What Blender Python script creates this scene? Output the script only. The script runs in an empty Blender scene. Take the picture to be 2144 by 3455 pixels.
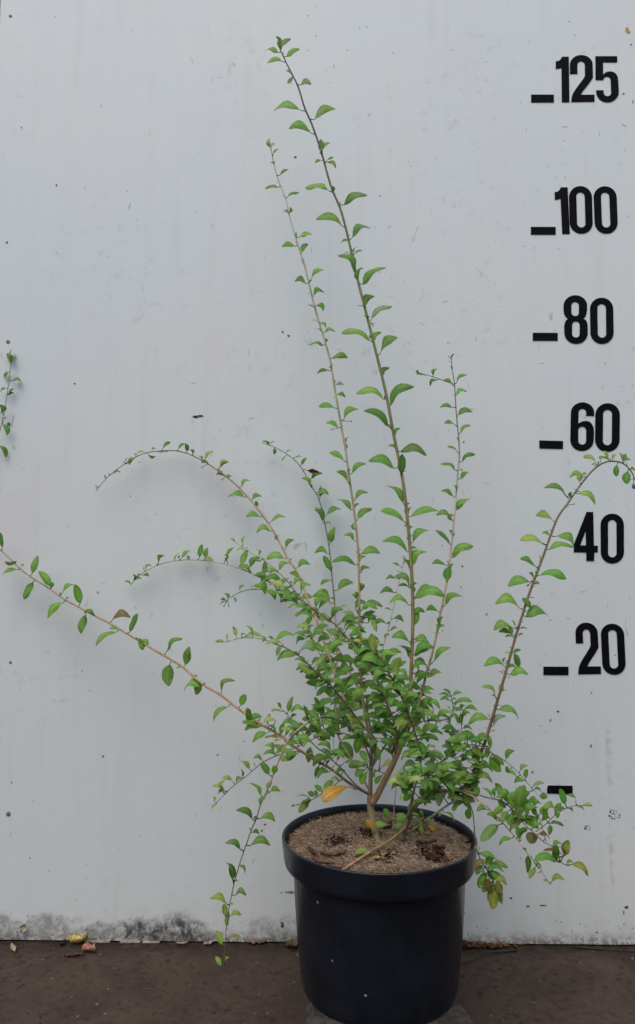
import bpy, bmesh, math, random
from mathutils import Vector, Matrix, noise
from mathutils.geometry import tessellate_polygon
random.seed(7)
R = math.radians
S = bpy.context.scene
COL = S.collection

# ------------------------------------------------------------------ camera, sky, sun, exposure
F = 2480.0; CX, CY = 1072.0, 1727.5
CAM = Vector((0.0, -1.33, 0.647)); PITCH = R(4.5)
cd = bpy.data.cameras.new("camera"); cam = bpy.data.objects.new("camera", cd); COL.objects.link(cam)
cam.location = CAM; cam.rotation_euler = (R(90) + PITCH, 0, 0)
cd.sensor_fit = 'VERTICAL'; cd.sensor_height = 24.0; cd.lens = 24.0 * F / 3455.0
cd.clip_start = 0.01; cd.clip_end = 200
S.camera = cam
W = bpy.data.worlds.new("World"); S.world = W; W.use_nodes = True
wn = W.node_tree.nodes; wn.clear()
sky = wn.new('ShaderNodeTexSky'); sky.sky_type = 'NISHITA'; sky.sun_disc = False
SUN_EL, SUN_AZ = R(58), R(200)
sky.sun_elevation = SUN_EL; sky.sun_rotation = SUN_AZ
sky.air_density = 1.0; sky.dust_density = 4.0; sky.ozone_density = 1.0
bg = wn.new('ShaderNodeBackground'); bg.inputs[1].default_value = 0.125
wo = wn.new('ShaderNodeOutputWorld')
W.node_tree.links.new(sky.outputs[0], bg.inputs[0]); W.node_tree.links.new(bg.outputs[0], wo.inputs[0])
sl = bpy.data.lights.new("sun", 'SUN'); sl.energy = 0.5; sl.angle = R(75); sl.color = (1.0, 0.96, 0.9)
so = bpy.data.objects.new("sun", sl); COL.objects.link(so)
sd = Vector((math.sin(SUN_AZ) * math.cos(SUN_EL), math.cos(SUN_AZ) * math.cos(SUN_EL), math.sin(SUN_EL)))
so.rotation_euler = sd.to_track_quat('Z', 'Y').to_euler()
S.view_settings.view_transform = 'Standard'; S.view_settings.look = 'None'
S.view_settings.exposure = 0.43; S.view_settings.gamma = 1.0; S.view_settings.use_curve_mapping = False

# ------------------------------------------------------------------ survey helpers: photo measurement -> place in the world
_f = Vector((0, math.cos(PITCH), math.sin(PITCH))); _u = Vector((0, -math.sin(PITCH), math.cos(PITCH))); _r = Vector((1, 0, 0))
def ray(u, v): return _f + _r * ((u - CX) / F) - _u * ((v - CY) / F)
def P(u, v, Y):
    d = ray(u, v); return CAM + d * ((Y - CAM.y) / d.y)
def ground_z(x, y): return -0.0075 * x
def G(u, v, h=0.0):
    d = ray(u, v); t = (CAM.z - h + 0.0075 * CAM.x) / -(d.z + 0.0075 * d.x); return CAM + d * t
REG = {'2': (800, 100, 3.024), '1': (0, 1100, 1.89), '3': (950, 800, 2.16), '4': (700, 1400, 1.89), '5': (1400, 1400, 2.032),
       '6': (0, 1700, 1.68), '7': (900, 2200, 2.016), '8': (1400, 2200, 2.032), '9': (600, 2250, 2.215), '0': (0, 0, 1.0),
       'a': (1700, 100, 3.047), 'b': (1700, 900, 3.047), 'c': (1700, 1650, 3.405), 'd': (940, 2650, 2.16), 'e': (0, 2900, 1.3745), 'g': (900, 2900, 1.2154)}
def px(reg, x, y):
    a, b, s = REG[reg]; return (a + x / s, b + y / s)

# ------------------------------------------------------------------ object helpers
def obj(name, me, mat=None, parent=None, **props):
    if isinstance(me, bmesh.types.BMesh):
        m = bpy.data.meshes.new(name); me.to_mesh(m); me.free(); me = m
    o = bpy.data.objects.new(name, me); COL.objects.link(o)
    if mat: me.materials.append(mat)
    if parent:
        o.parent = parent; o.matrix_parent_inverse = parent.matrix_world.inverted()
    for k, v in props.items(): o[k] = v
    return o
def thing(name, loc, label, category, group=None):
    o = bpy.data.objects.new(name, None); COL.objects.link(o); o.location = loc; o.empty_display_size = 0.05
    o.matrix_world = Matrix.Translation(loc)
    o['label'] = label; o['category'] = category
    if group: o['group'] = group
    return o
def smooth(me):
    for p in me.polygons: p.use_smooth = True
class MB:
    def __init__(s): s.v = []; s.f = []; s.c = []; s.uv = []
    def add(s, vs, fs, col=(1, 1, 1), uvs=None):
        o = len(s.v); s.v += [tuple(v) for v in vs]; s.f += [tuple(i + o for i in f) for f in fs]
        s.c += (col if isinstance(col, list) else [col] * len(vs)); s.uv += (uvs or [(0, 0)] * len(vs))
    def build(s, name, mat, parent=None, sm=True, **props):
        me = bpy.data.meshes.new(name); me.from_pydata(s.v, [], s.f); me.update()
        ca = me.color_attributes.new('Col', 'FLOAT_COLOR', 'POINT')
        ca.data.foreach_set('color', [x for c in s.c for x in (c[0], c[1], c[2], 1.0)])
        ul = me.uv_layers.new(name='UVMap')
        li = [0] * len(me.loops); me.loops.foreach_get('vertex_index', li)
        ul.data.foreach_set('uv', [x for i in li for x in s.uv[i]])
        if sm: me.polygons.foreach_set('use_smooth', [True] * len(me.polygons))
        return obj(name, me, mat, parent, **props)

# ------------------------------------------------------------------ node helper
class NT:
    def __init__(s, name, rough=0.6, spec=0.5):
        s.m = bpy.data.materials.new(name); s.m.use_nodes = True; s.t = s.m.node_tree; s.n = s.t.nodes; s.l = s.t.links
        s.b = s.n['Principled BSDF']; s.out = s.n['Material Output']
        s.b.inputs['Roughness'].default_value = rough; s.b.inputs['Specular IOR Level'].default_value = spec
        s.tc = s.n.new('ShaderNodeTexCoord')
    def put(s, sock, v):
        if v is None: return
        if isinstance(v, bpy.types.NodeSocket): s.l.new(v, sock)
        else: sock.default_value = v if not isinstance(v, tuple) or len(v) != 3 or sock.type == 'VECTOR' else (*v, 1)
    def obj(s): return s.tc.outputs['Object']
    def mp(s, scale=(1, 1, 1), loc=(0, 0, 0), rot=(0, 0, 0), vec=None):
        n = s.n.new('ShaderNodeMapping'); s.l.new(vec or s.obj(), n.inputs[0])
        n.inputs['Scale'].default_value = scale; n.inputs['Location'].default_value = loc; n.inputs['Rotation'].default_value = rot; return n.outputs[0]
    def noise(s, scale, detail=4, rough=0.55, vec=None, dist=0.0):
        n = s.n.new('ShaderNodeTexNoise'); s.l.new(vec or s.obj(), n.inputs['Vector']); n.inputs['Scale'].default_value = scale
        n.inputs['Detail'].default_value = detail; n.inputs['Roughness'].default_value = rough; n.inputs['Distortion'].default_value = dist; return n.outputs['Fac']
    def vor(s, scale, vec=None, feat='F1', rnd=1.0):
        n = s.n.new('ShaderNodeTexVoronoi'); n.feature = feat; s.l.new(vec or s.obj(), n.inputs['Vector']); n.inputs['Scale'].default_value = scale
        n.inputs['Randomness'].default_value = rnd; return n
    def math(s, op, a, b=None, c=None, clamp=False):
        n = s.n.new('ShaderNodeMath'); n.operation = op; n.use_clamp = clamp
        s.put(n.inputs[0], a); s.put(n.inputs[1], b)
        if c is not None: s.put(n.inputs[2], c)
        return n.outputs[0]
    def ramp(s, f, a, b, lo=0.0, hi=1.0):
        n = s.n.new('ShaderNodeMapRange'); n.interpolation_type = 'SMOOTHSTEP'; s.put(n.inputs[0], f)
        for i, x in zip((1, 2, 3, 4), (a, b, lo, hi)): n.inputs[i].default_value = x
        return n.outputs[0]
    def mix(s, f, a, b, mode='MIX'):
        n = s.n.new('ShaderNodeMix'); n.data_type = 'RGBA'; n.blend_type = mode; n.clamp_factor = True
        s.put(n.inputs[0], f); s.put(n.inputs[6], a); s.put(n.inputs[7], b); return n.outputs[2]
    def sep(s, vec=None):
        n = s.n.new('ShaderNodeSeparateXYZ'); s.l.new(vec or s.obj(), n.inputs[0]); return n.outputs
    def bump(s, h, dist, strength=1.0):
        n = s.n.new('ShaderNodeBump'); s.l.new(h, n.inputs['Height']); n.inputs['Distance'].default_value = dist; n.inputs['Strength'].default_value = strength
        s.l.new(n.outputs[0], s.b.inputs['Normal']); return n.outputs[0]
    def attr(s, name='Col'):
        n = s.n.new('ShaderNodeAttribute'); n.attribute_name = name; return n.outputs['Color']
    def base(s, v): s.put(s.b.inputs['Base Color'], v)

def ell(t, X, Z, cx, cz, rx, rz):   # soft ellipse mask, 1 in the middle
    a = t.math('MULTIPLY', t.math('SUBTRACT', X, cx), 1 / rx); b = t.math('MULTIPLY', t.math('SUBTRACT', Z, cz), 1 / rz)
    d = t.math('ADD', t.math('MULTIPLY', a, a), t.math('MULTIPLY', b, b))
    return t.ramp(d, 0.15, 1.0, 1.0, 0.0)

# ---- wall paint
def mat_wall():
    t = NT('white_wall_paint', 0.45, 0.35)
    o = t.sep(); X, Z = o[0], o[2]
    c = t.mix(t.ramp(t.noise(2.2, 3), 0.35, 0.7), (0.675, 0.750, 0.768), (0.70, 0.754, 0.756))
    c = t.mix(t.ramp(t.noise(4.0, 4, vec=t.mp((1, 1, .5), (3, 0, 1))), 0.5, 0.75, 0, .55), c, (0.72, 0.70, 0.70))
    st = t.noise(9, 5, .6, t.mp((3.0, 1, .22)))
    c = t.mix(t.ramp(st, 0.52, 0.78, 0, .22), c, (0.55, 0.53, 0.49))
    # scratches and tiny specks
    sc = t.ramp(t.noise(38, 2, .5, t.mp((1, 1, .35), (1.2, 0, 4.0), (0, R(24), 0)), 1.2), 0.735, 0.77, 0, .5)
    c = t.mix(sc, c, (0.33, 0.32, 0.31))
    v = t.vor(62); dens = t.ramp(t.noise(5, 2), 0.45, 0.62)
    cell = t.sep(v.outputs['Color'])[0]
    sp = t.math('MULTIPLY', t.ramp(v.outputs['Distance'], 0.06, 0.13, 1, 0), t.math('MULTIPLY', t.math('GREATER_THAN', cell, 0.80), dens))
    c = t.mix(t.math('MULTIPLY', sp, .75), c, (0.16, 0.155, 0.15))
    # faint scuffed patches
    sm = t.math('MULTIPLY', t.ramp(t.noise(34, 8, .8, dist=.4), 0.54, 0.70), t.ramp(t.noise(3.1, 1, vec=t.mp(loc=(7, 0, 2))), 0.46, 0.64))
    c = t.mix(t.math('MULTIPLY', sm, .45), c, (0.40, 0.385, 0.37))
    # lower edge: splash dirt, algae and mould
    h = t.math('ADD', Z, t.math('MULTIPLY', X, 0.0075))
    low = t.ramp(h, 0.005, 0.085, 1, 0); n1 = t.noise(30, 6, .7); n2 = t.noise(95, 5, .7)
    c = t.mix(t.math('MULTIPLY', low, t.ramp(t.noise(24, 8, .8), 0.40, 0.74, .02, .5)), c, (0.42, 0.39, 0.34))
    c = t.mix(t.math('MULTIPLY', t.ramp(h, 0.0, 0.028, 1, 0), t.ramp(n2, 0.38, 0.58, .1, .9)), c, (0.16, 0.125, 0.09))
    m = None
    for (u, v_, rx, rz) in ((575, 3150, .085, .030), (480, 3150, .05, .026), (160, 3125, .045, .022), (325, 3150, .05, .016), (690, 3160, .04, .015), (20, 3140, .03, .03), (940, 3150, .05, .03)):
        p = P(u, v_, 0); wx = t.math('ADD', X, t.math('MULTIPLY', t.math('SUBTRACT', t.noise(16, 5, .7), .5), .16)); wz = t.math('ADD', Z, t.math('MULTIPLY', t.math('SUBTRACT', t.noise(19, 5, .7, t.mp(loc=(4, 0, 9))), .5), .06)); e = t.math('MULTIPLY', ell(t, wx, wz, p.x, p.z, rx * 1.15, rz * 1.2), 1.0 if u in (575, 480) else .55); m = e if m is None else t.math('MAXIMUM', m, e)
    c = t.mix(t.math('MULTIPLY', m, t.math('MULTIPLY', t.ramp(t.noise(52, 9, .85), 0.38, 0.56), t.ramp(t.noise(16, 4, .7), .3, .55, .4, 1))), c, (0.035, 0.035, 0.033))
    c = t.mix(t.math('MULTIPLY', m, .12), c, (0.28, 0.275, 0.25))
    spl = t.vor(150); cel2 = t.sep(spl.outputs['Color'])[1]
    s2 = t.math('MULTIPLY', t.ramp(spl.outputs['Distance'], .15, .3, 1, 0), t.math('MULTIPLY', t.ramp(t.noise(7, 2), .45, .6), t.math('GREATER_THAN', t.math('ADD', cel2, t.ramp(h, 0.0, 0.12, .10, -0.2)), 0.985)))
    c = t.mix(t.math('MULTIPLY', s2, t.ramp(h, .1, .2, .8, 0)), c, (0.10, 0.095, 0.085))
    # rusty runs low on the right
    for (u, va, vb, w) in ((2052, 2420, 2680, .0045), (2064, 2820, 3010, .003), (1180, 3085, 3120, .002)):
        a = P(u, va, 0); b = P(u, vb, 0)
        e = ell(t, t.math('ADD', X, t.math('MULTIPLY', t.math('SUBTRACT', t.noise(14, 2), .5), .012)), Z, a.x, (a.z + b.z) / 2, w * 2, abs(a.z - b.z) / 2 * 1.1)
        c = t.mix(t.math('MULTIPLY', e, t.ramp(t.noise(60, 4), 0.4, 0.65, 0, .45)), c, (0.42, 0.38, 0.31))
    t.base(c)
    t.put(t.b.inputs['Roughness'], t.ramp(n1, .3, .7, .4, .6))
    t.bump(t.math('ADD', t.noise(3, 2), t.math('MULTIPLY', t.noise(400, 2), .03)), 0.004, .35)
    return t.m
def mat_simple(name, ca, cb, scale=20, rough=.6, spec=.4, bump=0, bscale=None):
    t = NT(name, rough, spec); t.base(t.mix(t.ramp(t.noise(scale, 5, .65), .35, .68), ca, cb))
    if bump: t.bump(t.noise(bscale or scale * 2, 5, .65), bump)
    return t.m
def mat_ground():
    t = NT('brown_ground', .8, .25)
    n = t.noise(9, 7, .7); c = t.mix(t.ramp(n, .3, .7), (0.040, 0.027, 0.0205), (0.080, 0.057, 0.044))
    c = t.mix(t.ramp(t.noise(70, 5, .7), .48, .70, 0, .7), c, (0.020, 0.0135, 0.011))
    v = t.vor(55); k = t.sep(v.outputs['Color'])[0]
    s_ = t.math('MULTIPLY', t.ramp(v.outputs['Distance'], .08, .2, 1, 0), t.math('GREATER_THAN', k, .93))
    c = t.mix(t.math('MULTIPLY', s_, t.ramp(t.noise(300, 3), .4, .6, .2, .8)), c, (0.17, 0.14, 0.12))
    v2 = t.vor(38, t.mp((1, 1, 1), (5, 3, 0))); k2 = t.sep(v2.outputs['Color'])[2]
    s3 = t.math('MULTIPLY', t.ramp(v2.outputs['Distance'], .1, .25, 1, 0), t.math('GREATER_THAN', k2, .90))
    c = t.mix(t.math('MULTIPLY', s3, .6), c, (0.012, 0.009, 0.008))
    c = t.mix(t.math('MULTIPLY', t.ramp(t.noise(4.5, 8, .8), .52, .62), t.ramp(t.noise(60, 5, .8), .4, .6, .1, .6)), c, (0.018, 0.0135, 0.0115))
    c = t.mix(t.ramp(t.noise(22, 3, .5, t.mp((.5, 2.2, 1), rot=(0, 0, .5)), 1.5), .70, .74, 0, .5), c, (0.13, 0.105, 0.088))
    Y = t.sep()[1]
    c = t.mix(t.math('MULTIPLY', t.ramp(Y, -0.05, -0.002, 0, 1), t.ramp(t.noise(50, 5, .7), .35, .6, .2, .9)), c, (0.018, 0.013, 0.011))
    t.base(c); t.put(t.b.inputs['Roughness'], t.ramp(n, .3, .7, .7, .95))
    t.bump(t.math('ADD', t.noise(25, 6, .7), t.math('MULTIPLY', t.noise(220, 4, .7), .3)), 0.004, .7)
    return t.m
def mat_leaf():
    t = NT('leaf_green', .38, .5)
    c = t.attr(); uv = t.sep(t.tc.outputs['UV'])
    U = t.math('ABSOLUTE', uv[0])
    c = t.mix(t.ramp(t.noise(160, 4, .6), .35, .7, 0, .5), c, t.mix(1.0, c, (0.62, 0.72, 0.60), 'MULTIPLY'))
    w = t.n.new('ShaderNodeTexWave'); w.inputs['Scale'].default_value = 1.0; w.bands_direction = 'X'
    cmb = t.n.new('ShaderNodeCombineXYZ'); t.put(cmb.inputs[0], t.math('SUBTRACT', t.math('MULTIPLY', uv[1], 2.4), t.math('MULTIPLY', U, 1.0))); t.l.new(cmb.outputs[0], w.inputs[0])
    c = t.mix(t.ramp(w.outputs['Fac'], .82, 1.0, 0, .28), c, t.mix(1.0, c, (1.4, 1.3, 1.2), 'MULTIPLY'))
    c = t.mix(t.ramp(U, .05, .17, .8, 0), c, t.mix(1.0, c, (1.7, 1.45, 1.5), 'MULTIPLY'))
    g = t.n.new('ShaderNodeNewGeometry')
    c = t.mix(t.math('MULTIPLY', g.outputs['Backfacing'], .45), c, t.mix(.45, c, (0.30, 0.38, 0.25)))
    t.base(c); t.put(t.b.inputs['Roughness'], t.ramp(t.noise(90, 2), .3, .7, .30, .50))
    t.bump(t.math('SUBTRACT', t.noise(200, 3), t.math('MULTIPLY', w.outputs['Fac'], .4)), .0012, .6)
    tr = t.n.new('ShaderNodeBsdfTranslucent'); t.l.new(t.mix(1.0, c, (1.3, 1.35, .6), 'MULTIPLY'), tr.inputs[0])
    ms = t.n.new('ShaderNodeMixShader'); ms.inputs[0].default_value = .28
    t.l.new(t.b.outputs[0], ms.inputs[1]); t.l.new(tr.outputs[0], ms.inputs[2]); t.l.new(ms.outputs[0], t.out.inputs[0])
    return t.m
def mat_bark():
    t = NT('shrub_bark', .6, .35); c = t.attr()
    n = t.noise(130, 5, .7, t.mp((1, 1, .25)))
    c = t.mix(t.ramp(n, .35, .65), t.mix(1.0, c, (.85, .84, .78), 'MULTIPLY'), t.mix(1.0, c, (1.45, 1.45, 1.3), 'MULTIPLY'))
    t.base(c); t.bump(n, .0012, .8); return t.m
def mat_plastic():
    t = NT('black_pot_plastic', .3, .4)
    n = t.noise(14, 5, .6); d = t.noise(120, 4, .7)
    c = t.mix(t.ramp(n, .35, .7), (0.0048, 0.0074, 0.0125), (0.0098, 0.0135, 0.0215))
    c = t.mix(t.ramp(t.noise(9, 7, .8, t.mp((2, 2, .45))), .55, .75, 0, .4), c, (0.030, 0.031, 0.033))
    c = t.mix(t.ramp(t.noise(220, 3, .7), .66, .74, 0, .3), c, (0.09, 0.085, 0.08))
    v = t.vor(48); k = t.sep(v.outputs['Color'])[0]
    c = t.mix(t.math('MULTIPLY', t.ramp(v.outputs['Distance'], .05, .1, 1, 0), t.math('GREATER_THAN', k, .93)), c, (0.35, 0.36, 0.37))
    t.base(c); t.put(t.b.inputs['Roughness'], t.ramp(t.noise(22, 5, .7, t.mp((2, 2, .35))), .3, .7, .24, .42))
    t.bump(t.math('ADD', t.noise(6, 2), t.math('MULTIPLY', d, .08)), .0009, .5); return t.m
M_WALL, M_GROUND, M_LEAF, M_BARK, M_POT = mat_wall(), mat_ground(), mat_leaf(), mat_bark(), mat_plastic()
M_VINYL = mat_simple('black_vinyl', (0.003, 0.0035, 0.005), (0.0055, 0.0062, 0.008), 60, .6, .2)
def mat_vinyl():
    t = NT('black_vinyl', .7, .08); c = t.mix(t.ramp(t.noise(60, 5), .35, .68), (0.003, 0.0035, 0.005), (0.005, 0.0056, 0.0072))
    k = t.math('MULTIPLY', t.ramp(t.noise(90, 3, .6, t.mp((1, 1, .18))), .70, .76), t.ramp(t.noise(9, 2), .48, .6))
    c = t.mix(t.math('MULTIPLY', k, .7), c, (0.16, 0.15, 0.14)); t.base(t.mix(t.ramp(t.noise(14, 6, .75), .5, .75, 0, .15), c, (0.02, 0.02, 0.02))); return t.m
M_VINYL = mat_vinyl()
M_DARK = mat_simple('dark_gap', (0.012, 0.011, 0.010), (0.02, 0.018, 0.017), 20, .9)
M_MARK = mat_simple('dark_scuff', (0.03, 0.03, 0.03), (0.14, 0.135, 0.13), 300, .8)
M_SCRATCH = mat_simple('grey_scratch', (0.34, 0.335, 0.33), (0.50, 0.49, 0.48), 200, .8)
M_SCREW = mat_simple('weathered_screw_metal', (0.09, 0.09, 0.09), (0.30, 0.29, 0.28), 500, .5, .6)
M_YCHIP = mat_simple('yellow_residue', (0.40, 0.27, 0.06), (0.55, 0.40, 0.12), 200, .8)
M_RUST = mat_simple('rust_brown_residue', (0.22, 0.14, 0.06), (0.34, 0.24, 0.12), 200, .8)
M_CONC = mat_simple('concrete_slab', (0.035, 0.033, 0.031), (0.085, 0.078, 0.070), 60, .9, .2, .003, 160)
M_SOIL = mat_simple('dark_potting_soil', (0.02, 0.012, 0.008), (0.05, 0.032, 0.022), 150, .95, .1, .006, 120)

# ------------------------------------------------------------------ ground and wall
def grid_plane(x0, x1, y0, y1):
    bm = bmesh.new(); vs = [bm.verts.new((x, y, ground_z(x, y))) for (x, y) in ((x0, y0), (x1, y0), (x1, y1), (x0, y1))]; bm.faces.new(vs); return bm
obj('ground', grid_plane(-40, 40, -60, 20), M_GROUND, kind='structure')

xl = P(3.2, 0, 0).x
def box(bm, x0, x1, y0, y1, z0, z1, bev=0):
    g = bmesh.ops.create_cube(bm, size=1)['verts']
    for v in g: v.co = Vector(((x0 + x1) / 2 + v.co.x * (x1 - x0), (y0 + y1) / 2 + v.co.y * (y1 - y0), (z0 + z1) / 2 + v.co.z * (z1 - z0)))
    if bev:
        es = list({e for v in g for e in v.link_edges}); bmesh.ops.bevel(bm, geom=es, offset=bev, segments=2, affect='EDGES')
def panel_mesh(x0, x1):
    bm = bmesh.new(); y0, y1, z1 = 0.0, 0.018, 2.44
    n = 60; rb = []
    for i in range(n + 1):                       # slightly ragged lower edge
        x = x0 + (x1 - x0) * i / n; rb.append((x, ground_z(x, 0) + 0.003 + 0.0015 * noise.noise((x * 20, 0, 0))))
    out = rb + [(x1, z1), (x0, z1)]
    f = [bm.verts.new((x, y0, z)) for x, z in out]; b = [bm.verts.new((x, y1, z)) for x, z in out]
    bm.faces.new(f); bm.faces.new(b[::-1])
    for i in range(len(out)):
        j = (i + 1) % len(out); bm.faces.new((f[j], f[i], b[i], b[j]))
    return bm
wall = thing('wall_panel', (xl, 0, 0), 'white painted wall panel with black height numbers and grimy bottom edge', 'wall')
obj('board', panel_mesh(xl, xl + 3.2), M_WALL, wall)
w2 = thing('wall_panel', (xl - 0.006, 0, 0), 'neighbouring white panel beyond the dark joint at the far left edge', 'wall')
obj('board', panel_mesh(xl - 3.0, xl - 0.006), M_WALL, w2)
bm = bmesh.new(); box(bm, xl - 3.0, xl + 3.2, 0.0185, 0.06, -0.03, 2.43); fr = obj('backing_frame', bm, M_DARK, wall)
bm = bmesh.new()
for a, b in ((415, 515), (560, 655), (665, 745)):
    p, q = G(*px('e', a, 383)), G(*px('e', b, 381)); box(bm, p.x, q.x, -.0045, -.0006, p.z + .0005, p.z + .0035, .0006)
obj('edge_strip', bm, mat_simple('chalky_edge_strip', (0.28, 0.25, 0.21), (0.48, 0.44, 0.38), 90, .9), wall)
# unseen leafy blocker added behind the camera to darken lower wall and pot reflections
hb = bmesh.new(); bmesh.ops.create_grid(hb, x_segments=90, y_segments=26, size=1)
for v in hb.verts:
    x, t_ = v.co.x * 9, (v.co.y + 1) / 2; z = 2.3 * min(1, t_ * 1.6); y = -4.6 - max(0, t_ - .625) * 2.6
    q = noise.noise((x * 1.1, z * 1.3, y)) * .18 + noise.noise((x * 5, z * 5, y * 3)) * .10
    v.co = Vector((x, y + q, z - .02 + (q * .6 if t_ > .5 else 0)))
bmesh.ops.reverse_faces(hb, faces=hb.faces)
M_BLOCKER = mat_simple('blocker_green', (0.018, 0.035, 0.012), (0.06, 0.10, 0.03), 14, .7, .2, .03, 30)
obj('light_blocker', hb, M_BLOCKER, None, label='unseen dark green blocker added behind the camera to shade the lower wall', category='light_blocker')
# ------------------------------------------------------------------ numbers
def arc(cx, cy, rx, ry, a0, a1, n=14):
    return [(cx + rx * math.cos(R(a0 + (a1 - a0) * i / n)), cy - ry * math.sin(R(a0 + (a1 - a0) * i / n))) for i in range(n + 1)]
def rrect(x0, y0, x1, y1, r):
    return arc(x1 - r, y0 + r, r, r, 0, 90, 10) + arc(x0 + r, y0 + r, r, r, 90, 180, 10) + arc(x0 + r, y1 - r, r, r, 180, 270, 10) + arc(x1 - r, y1 - r, r, r, 270, 360, 10)
def one(x0, y0, x1, y1, sh=0):
    p = [(63, 0), (133, 0), (137, 466), (60, 466), (58, 110), (40, 118), (18, 122), (0, 123), (0, 48), (18, 46), (35, 40), (50, 26), (58, 12)]
    return [[(x0 + x / 137 * (x1 - x0 - sh) + sh * y / 466, y0 + y / 466 * (y1 - y0)) for x, y in p]]
TWO = [(919, 490), (890, 535), (860, 575), (815, 630), (800, 655), (795, 668), (935, 668), (935, 738), (697, 741), (699, 710), (706, 675), (722, 640), (745, 605), (790, 545), (825, 497), (838, 470)] + arc(797, 362, 39, 40, 0, 180) + [(760, 452), (683, 452)] + arc(799, 358, 117, 98, 180, 0)
def two(x0, y0, x1, y1, sh=0):
    return [[(x0 + (x - 682) / 253 * (x1 - x0 - sh) + sh * (y - 260) / 481, y0 + (y - 260) / 481 * (y1 - y0)) for x, y in TWO]]
def zero(x0, y0, x1, y1, sh=0):
    w = x1 - x0 - sh; t = .315 * w
    o = rrect(x0, y0, x0 + w, y1, w * .49); i = rrect(x0 + t, y0 + t * .83, x0 + w - t, y1 - t * .83, (w - 2 * t) * .495)
    f = lambda L: [(x + sh * (y - y0) / (y1 - y0), y) for x, y in L]
    return [f(o), f(i)]
five = [[(945, 272), (1168, 272), (1168, 333), (1022, 333), (1024, 463), (1045, 440), (1070, 430), (1100, 428), (1130, 435), (1155, 452), (1172, 480), (1178, 510), (1185, 635)]
        + arc(1069, 635, 116, 110, 0, -180) + [(952, 622), (1028, 622)] + arc(1068, 645, 39, 38, 180, 360) + arc(1064, 518, 38, 38, 0, 180) + [(1024, 515), (946, 515)]]
eight = [[(662, 532), (640, 515), (624, 485), (618, 450)] + arc(738, 400, 121, 108, 180, 0) + [(858, 450), (850, 490), (838, 515), (820, 532), (842, 545), (857, 570), (864, 600)]
         + arc(746, 680, 120, 111, 0, -180) + [(624, 610), (630, 575), (642, 550)], rrect(697, 360, 775, 506, 37), rrect(704, 560, 783, 726, 37)]
six = [[(850, 1531), (931, 1533)] + arc(812, 1500, 120, 107, 0, 180) + arc(807, 1782, 120, 110, 180, 360) + [(930, 1700), (925, 1650), (905, 1612), (880, 1592), (850, 1584), (815, 1587), (790, 1598), (768, 1612)] + arc(811, 1497, 40, 39, 180, 0), rrect(768, 1642, 850, 1828, 40)]
four = [[(955, 262), (1030, 264), (1038, 650), (1083, 650), (1083, 727), (1042, 727), (1041, 825), (952, 825), (950, 727), (808, 725), (808, 635)], [(944, 480), (948, 647), (880, 645)]]
def vinyl(name, reg, glyphs, parent, **props):
    mb = MB()
    for g in glyphs:
        loops = []
        for lp in g:
            q = [px(reg, x, y) for x, y in lp]
            q = [a for i, a in enumerate(q) if (a[0] - q[i - 1][0]) ** 2 + (a[1] - q[i - 1][1]) ** 2 > 0.05]
            loops.append([P(u, v, -0.0012) for u, v in q])
        flat = [v for lp in loops for v in lp]
        tris = tessellate_polygon([[Vector((v.x, v.z, 0)) for v in lp] for lp in loops])
        ft = []
        for a, b, c in tris:
            nn = (flat[b] - flat[a]).cross(flat[c] - flat[a])
            ft.append((a, b, c) if nn.y < 0 else (a, c, b))
        n = len(flat); vs = flat + [v + Vector((0, .001, 0)) for v in flat]; fs = list(ft); k = 0
        for lp in loops:
            m = len(lp)
            for i in range(m): fs.append((k + i, k + (i + 1) % m, n + k + (i + 1) % m, n + k + i))
            k += m
        mb.add(vs, fs)
    return mb.build(name, M_VINYL, parent, sm=False, **props)
Q = lambda a, b, c, d, s=0: [[(a, b), (c, b + s), (c, d + s), (a, d)]]
vinyl('height_number', 'a', [one(537, 277, 677, 743, 3), two(682, 260, 935, 741), five], wall, label='black number 125')
vinyl('height_number', 'a', [one(523, 1620, 682, 2098, 20), zero(670, 1608, 920, 2095, 14), zero(923, 1610, 1177, 2095, 18)], wall, label='black number 100')
z80 = zero(888, 318, 1133, 791, 7)
vinyl('height_number', 'b', [eight, z80], wall, label='black number 80')
vinyl('height_number', 'b', [six, zero(945, 1403, 1192, 1900, -5)], wall, label='black number 60')
vinyl('height_number', 'c', [four, zero(1115, 283, 1384, 854, 3)], wall, label='black number 40')
vinyl('height_number', 'c', [two(822, 1535, 1120, 2128, 22), zero(1113, 1548, 1408, 2133, 28)], wall, label='black number 20')
for reg, q, l in (('a', Q(284, 667, 517, 745), 'beside 125'), ('a', Q(281, 2027, 536, 2105), 'beside 100'), ('b', Q(301, 678, 557, 758, 1), 'beside 80'),
                  ('b', Q(368, 1785, 611, 1866, 6), 'beside 60'), ('c', Q(458, 2040, 746, 2136, 2), 'beside 20'), ('8', [[(915, 915), (1083, 918), (1083, 976), (907, 969), (909, 935)]], 'with no number, lowest')):
    vinyl('tick_mark', reg, [q], wall, label='black tick mark ' + l)

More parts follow.
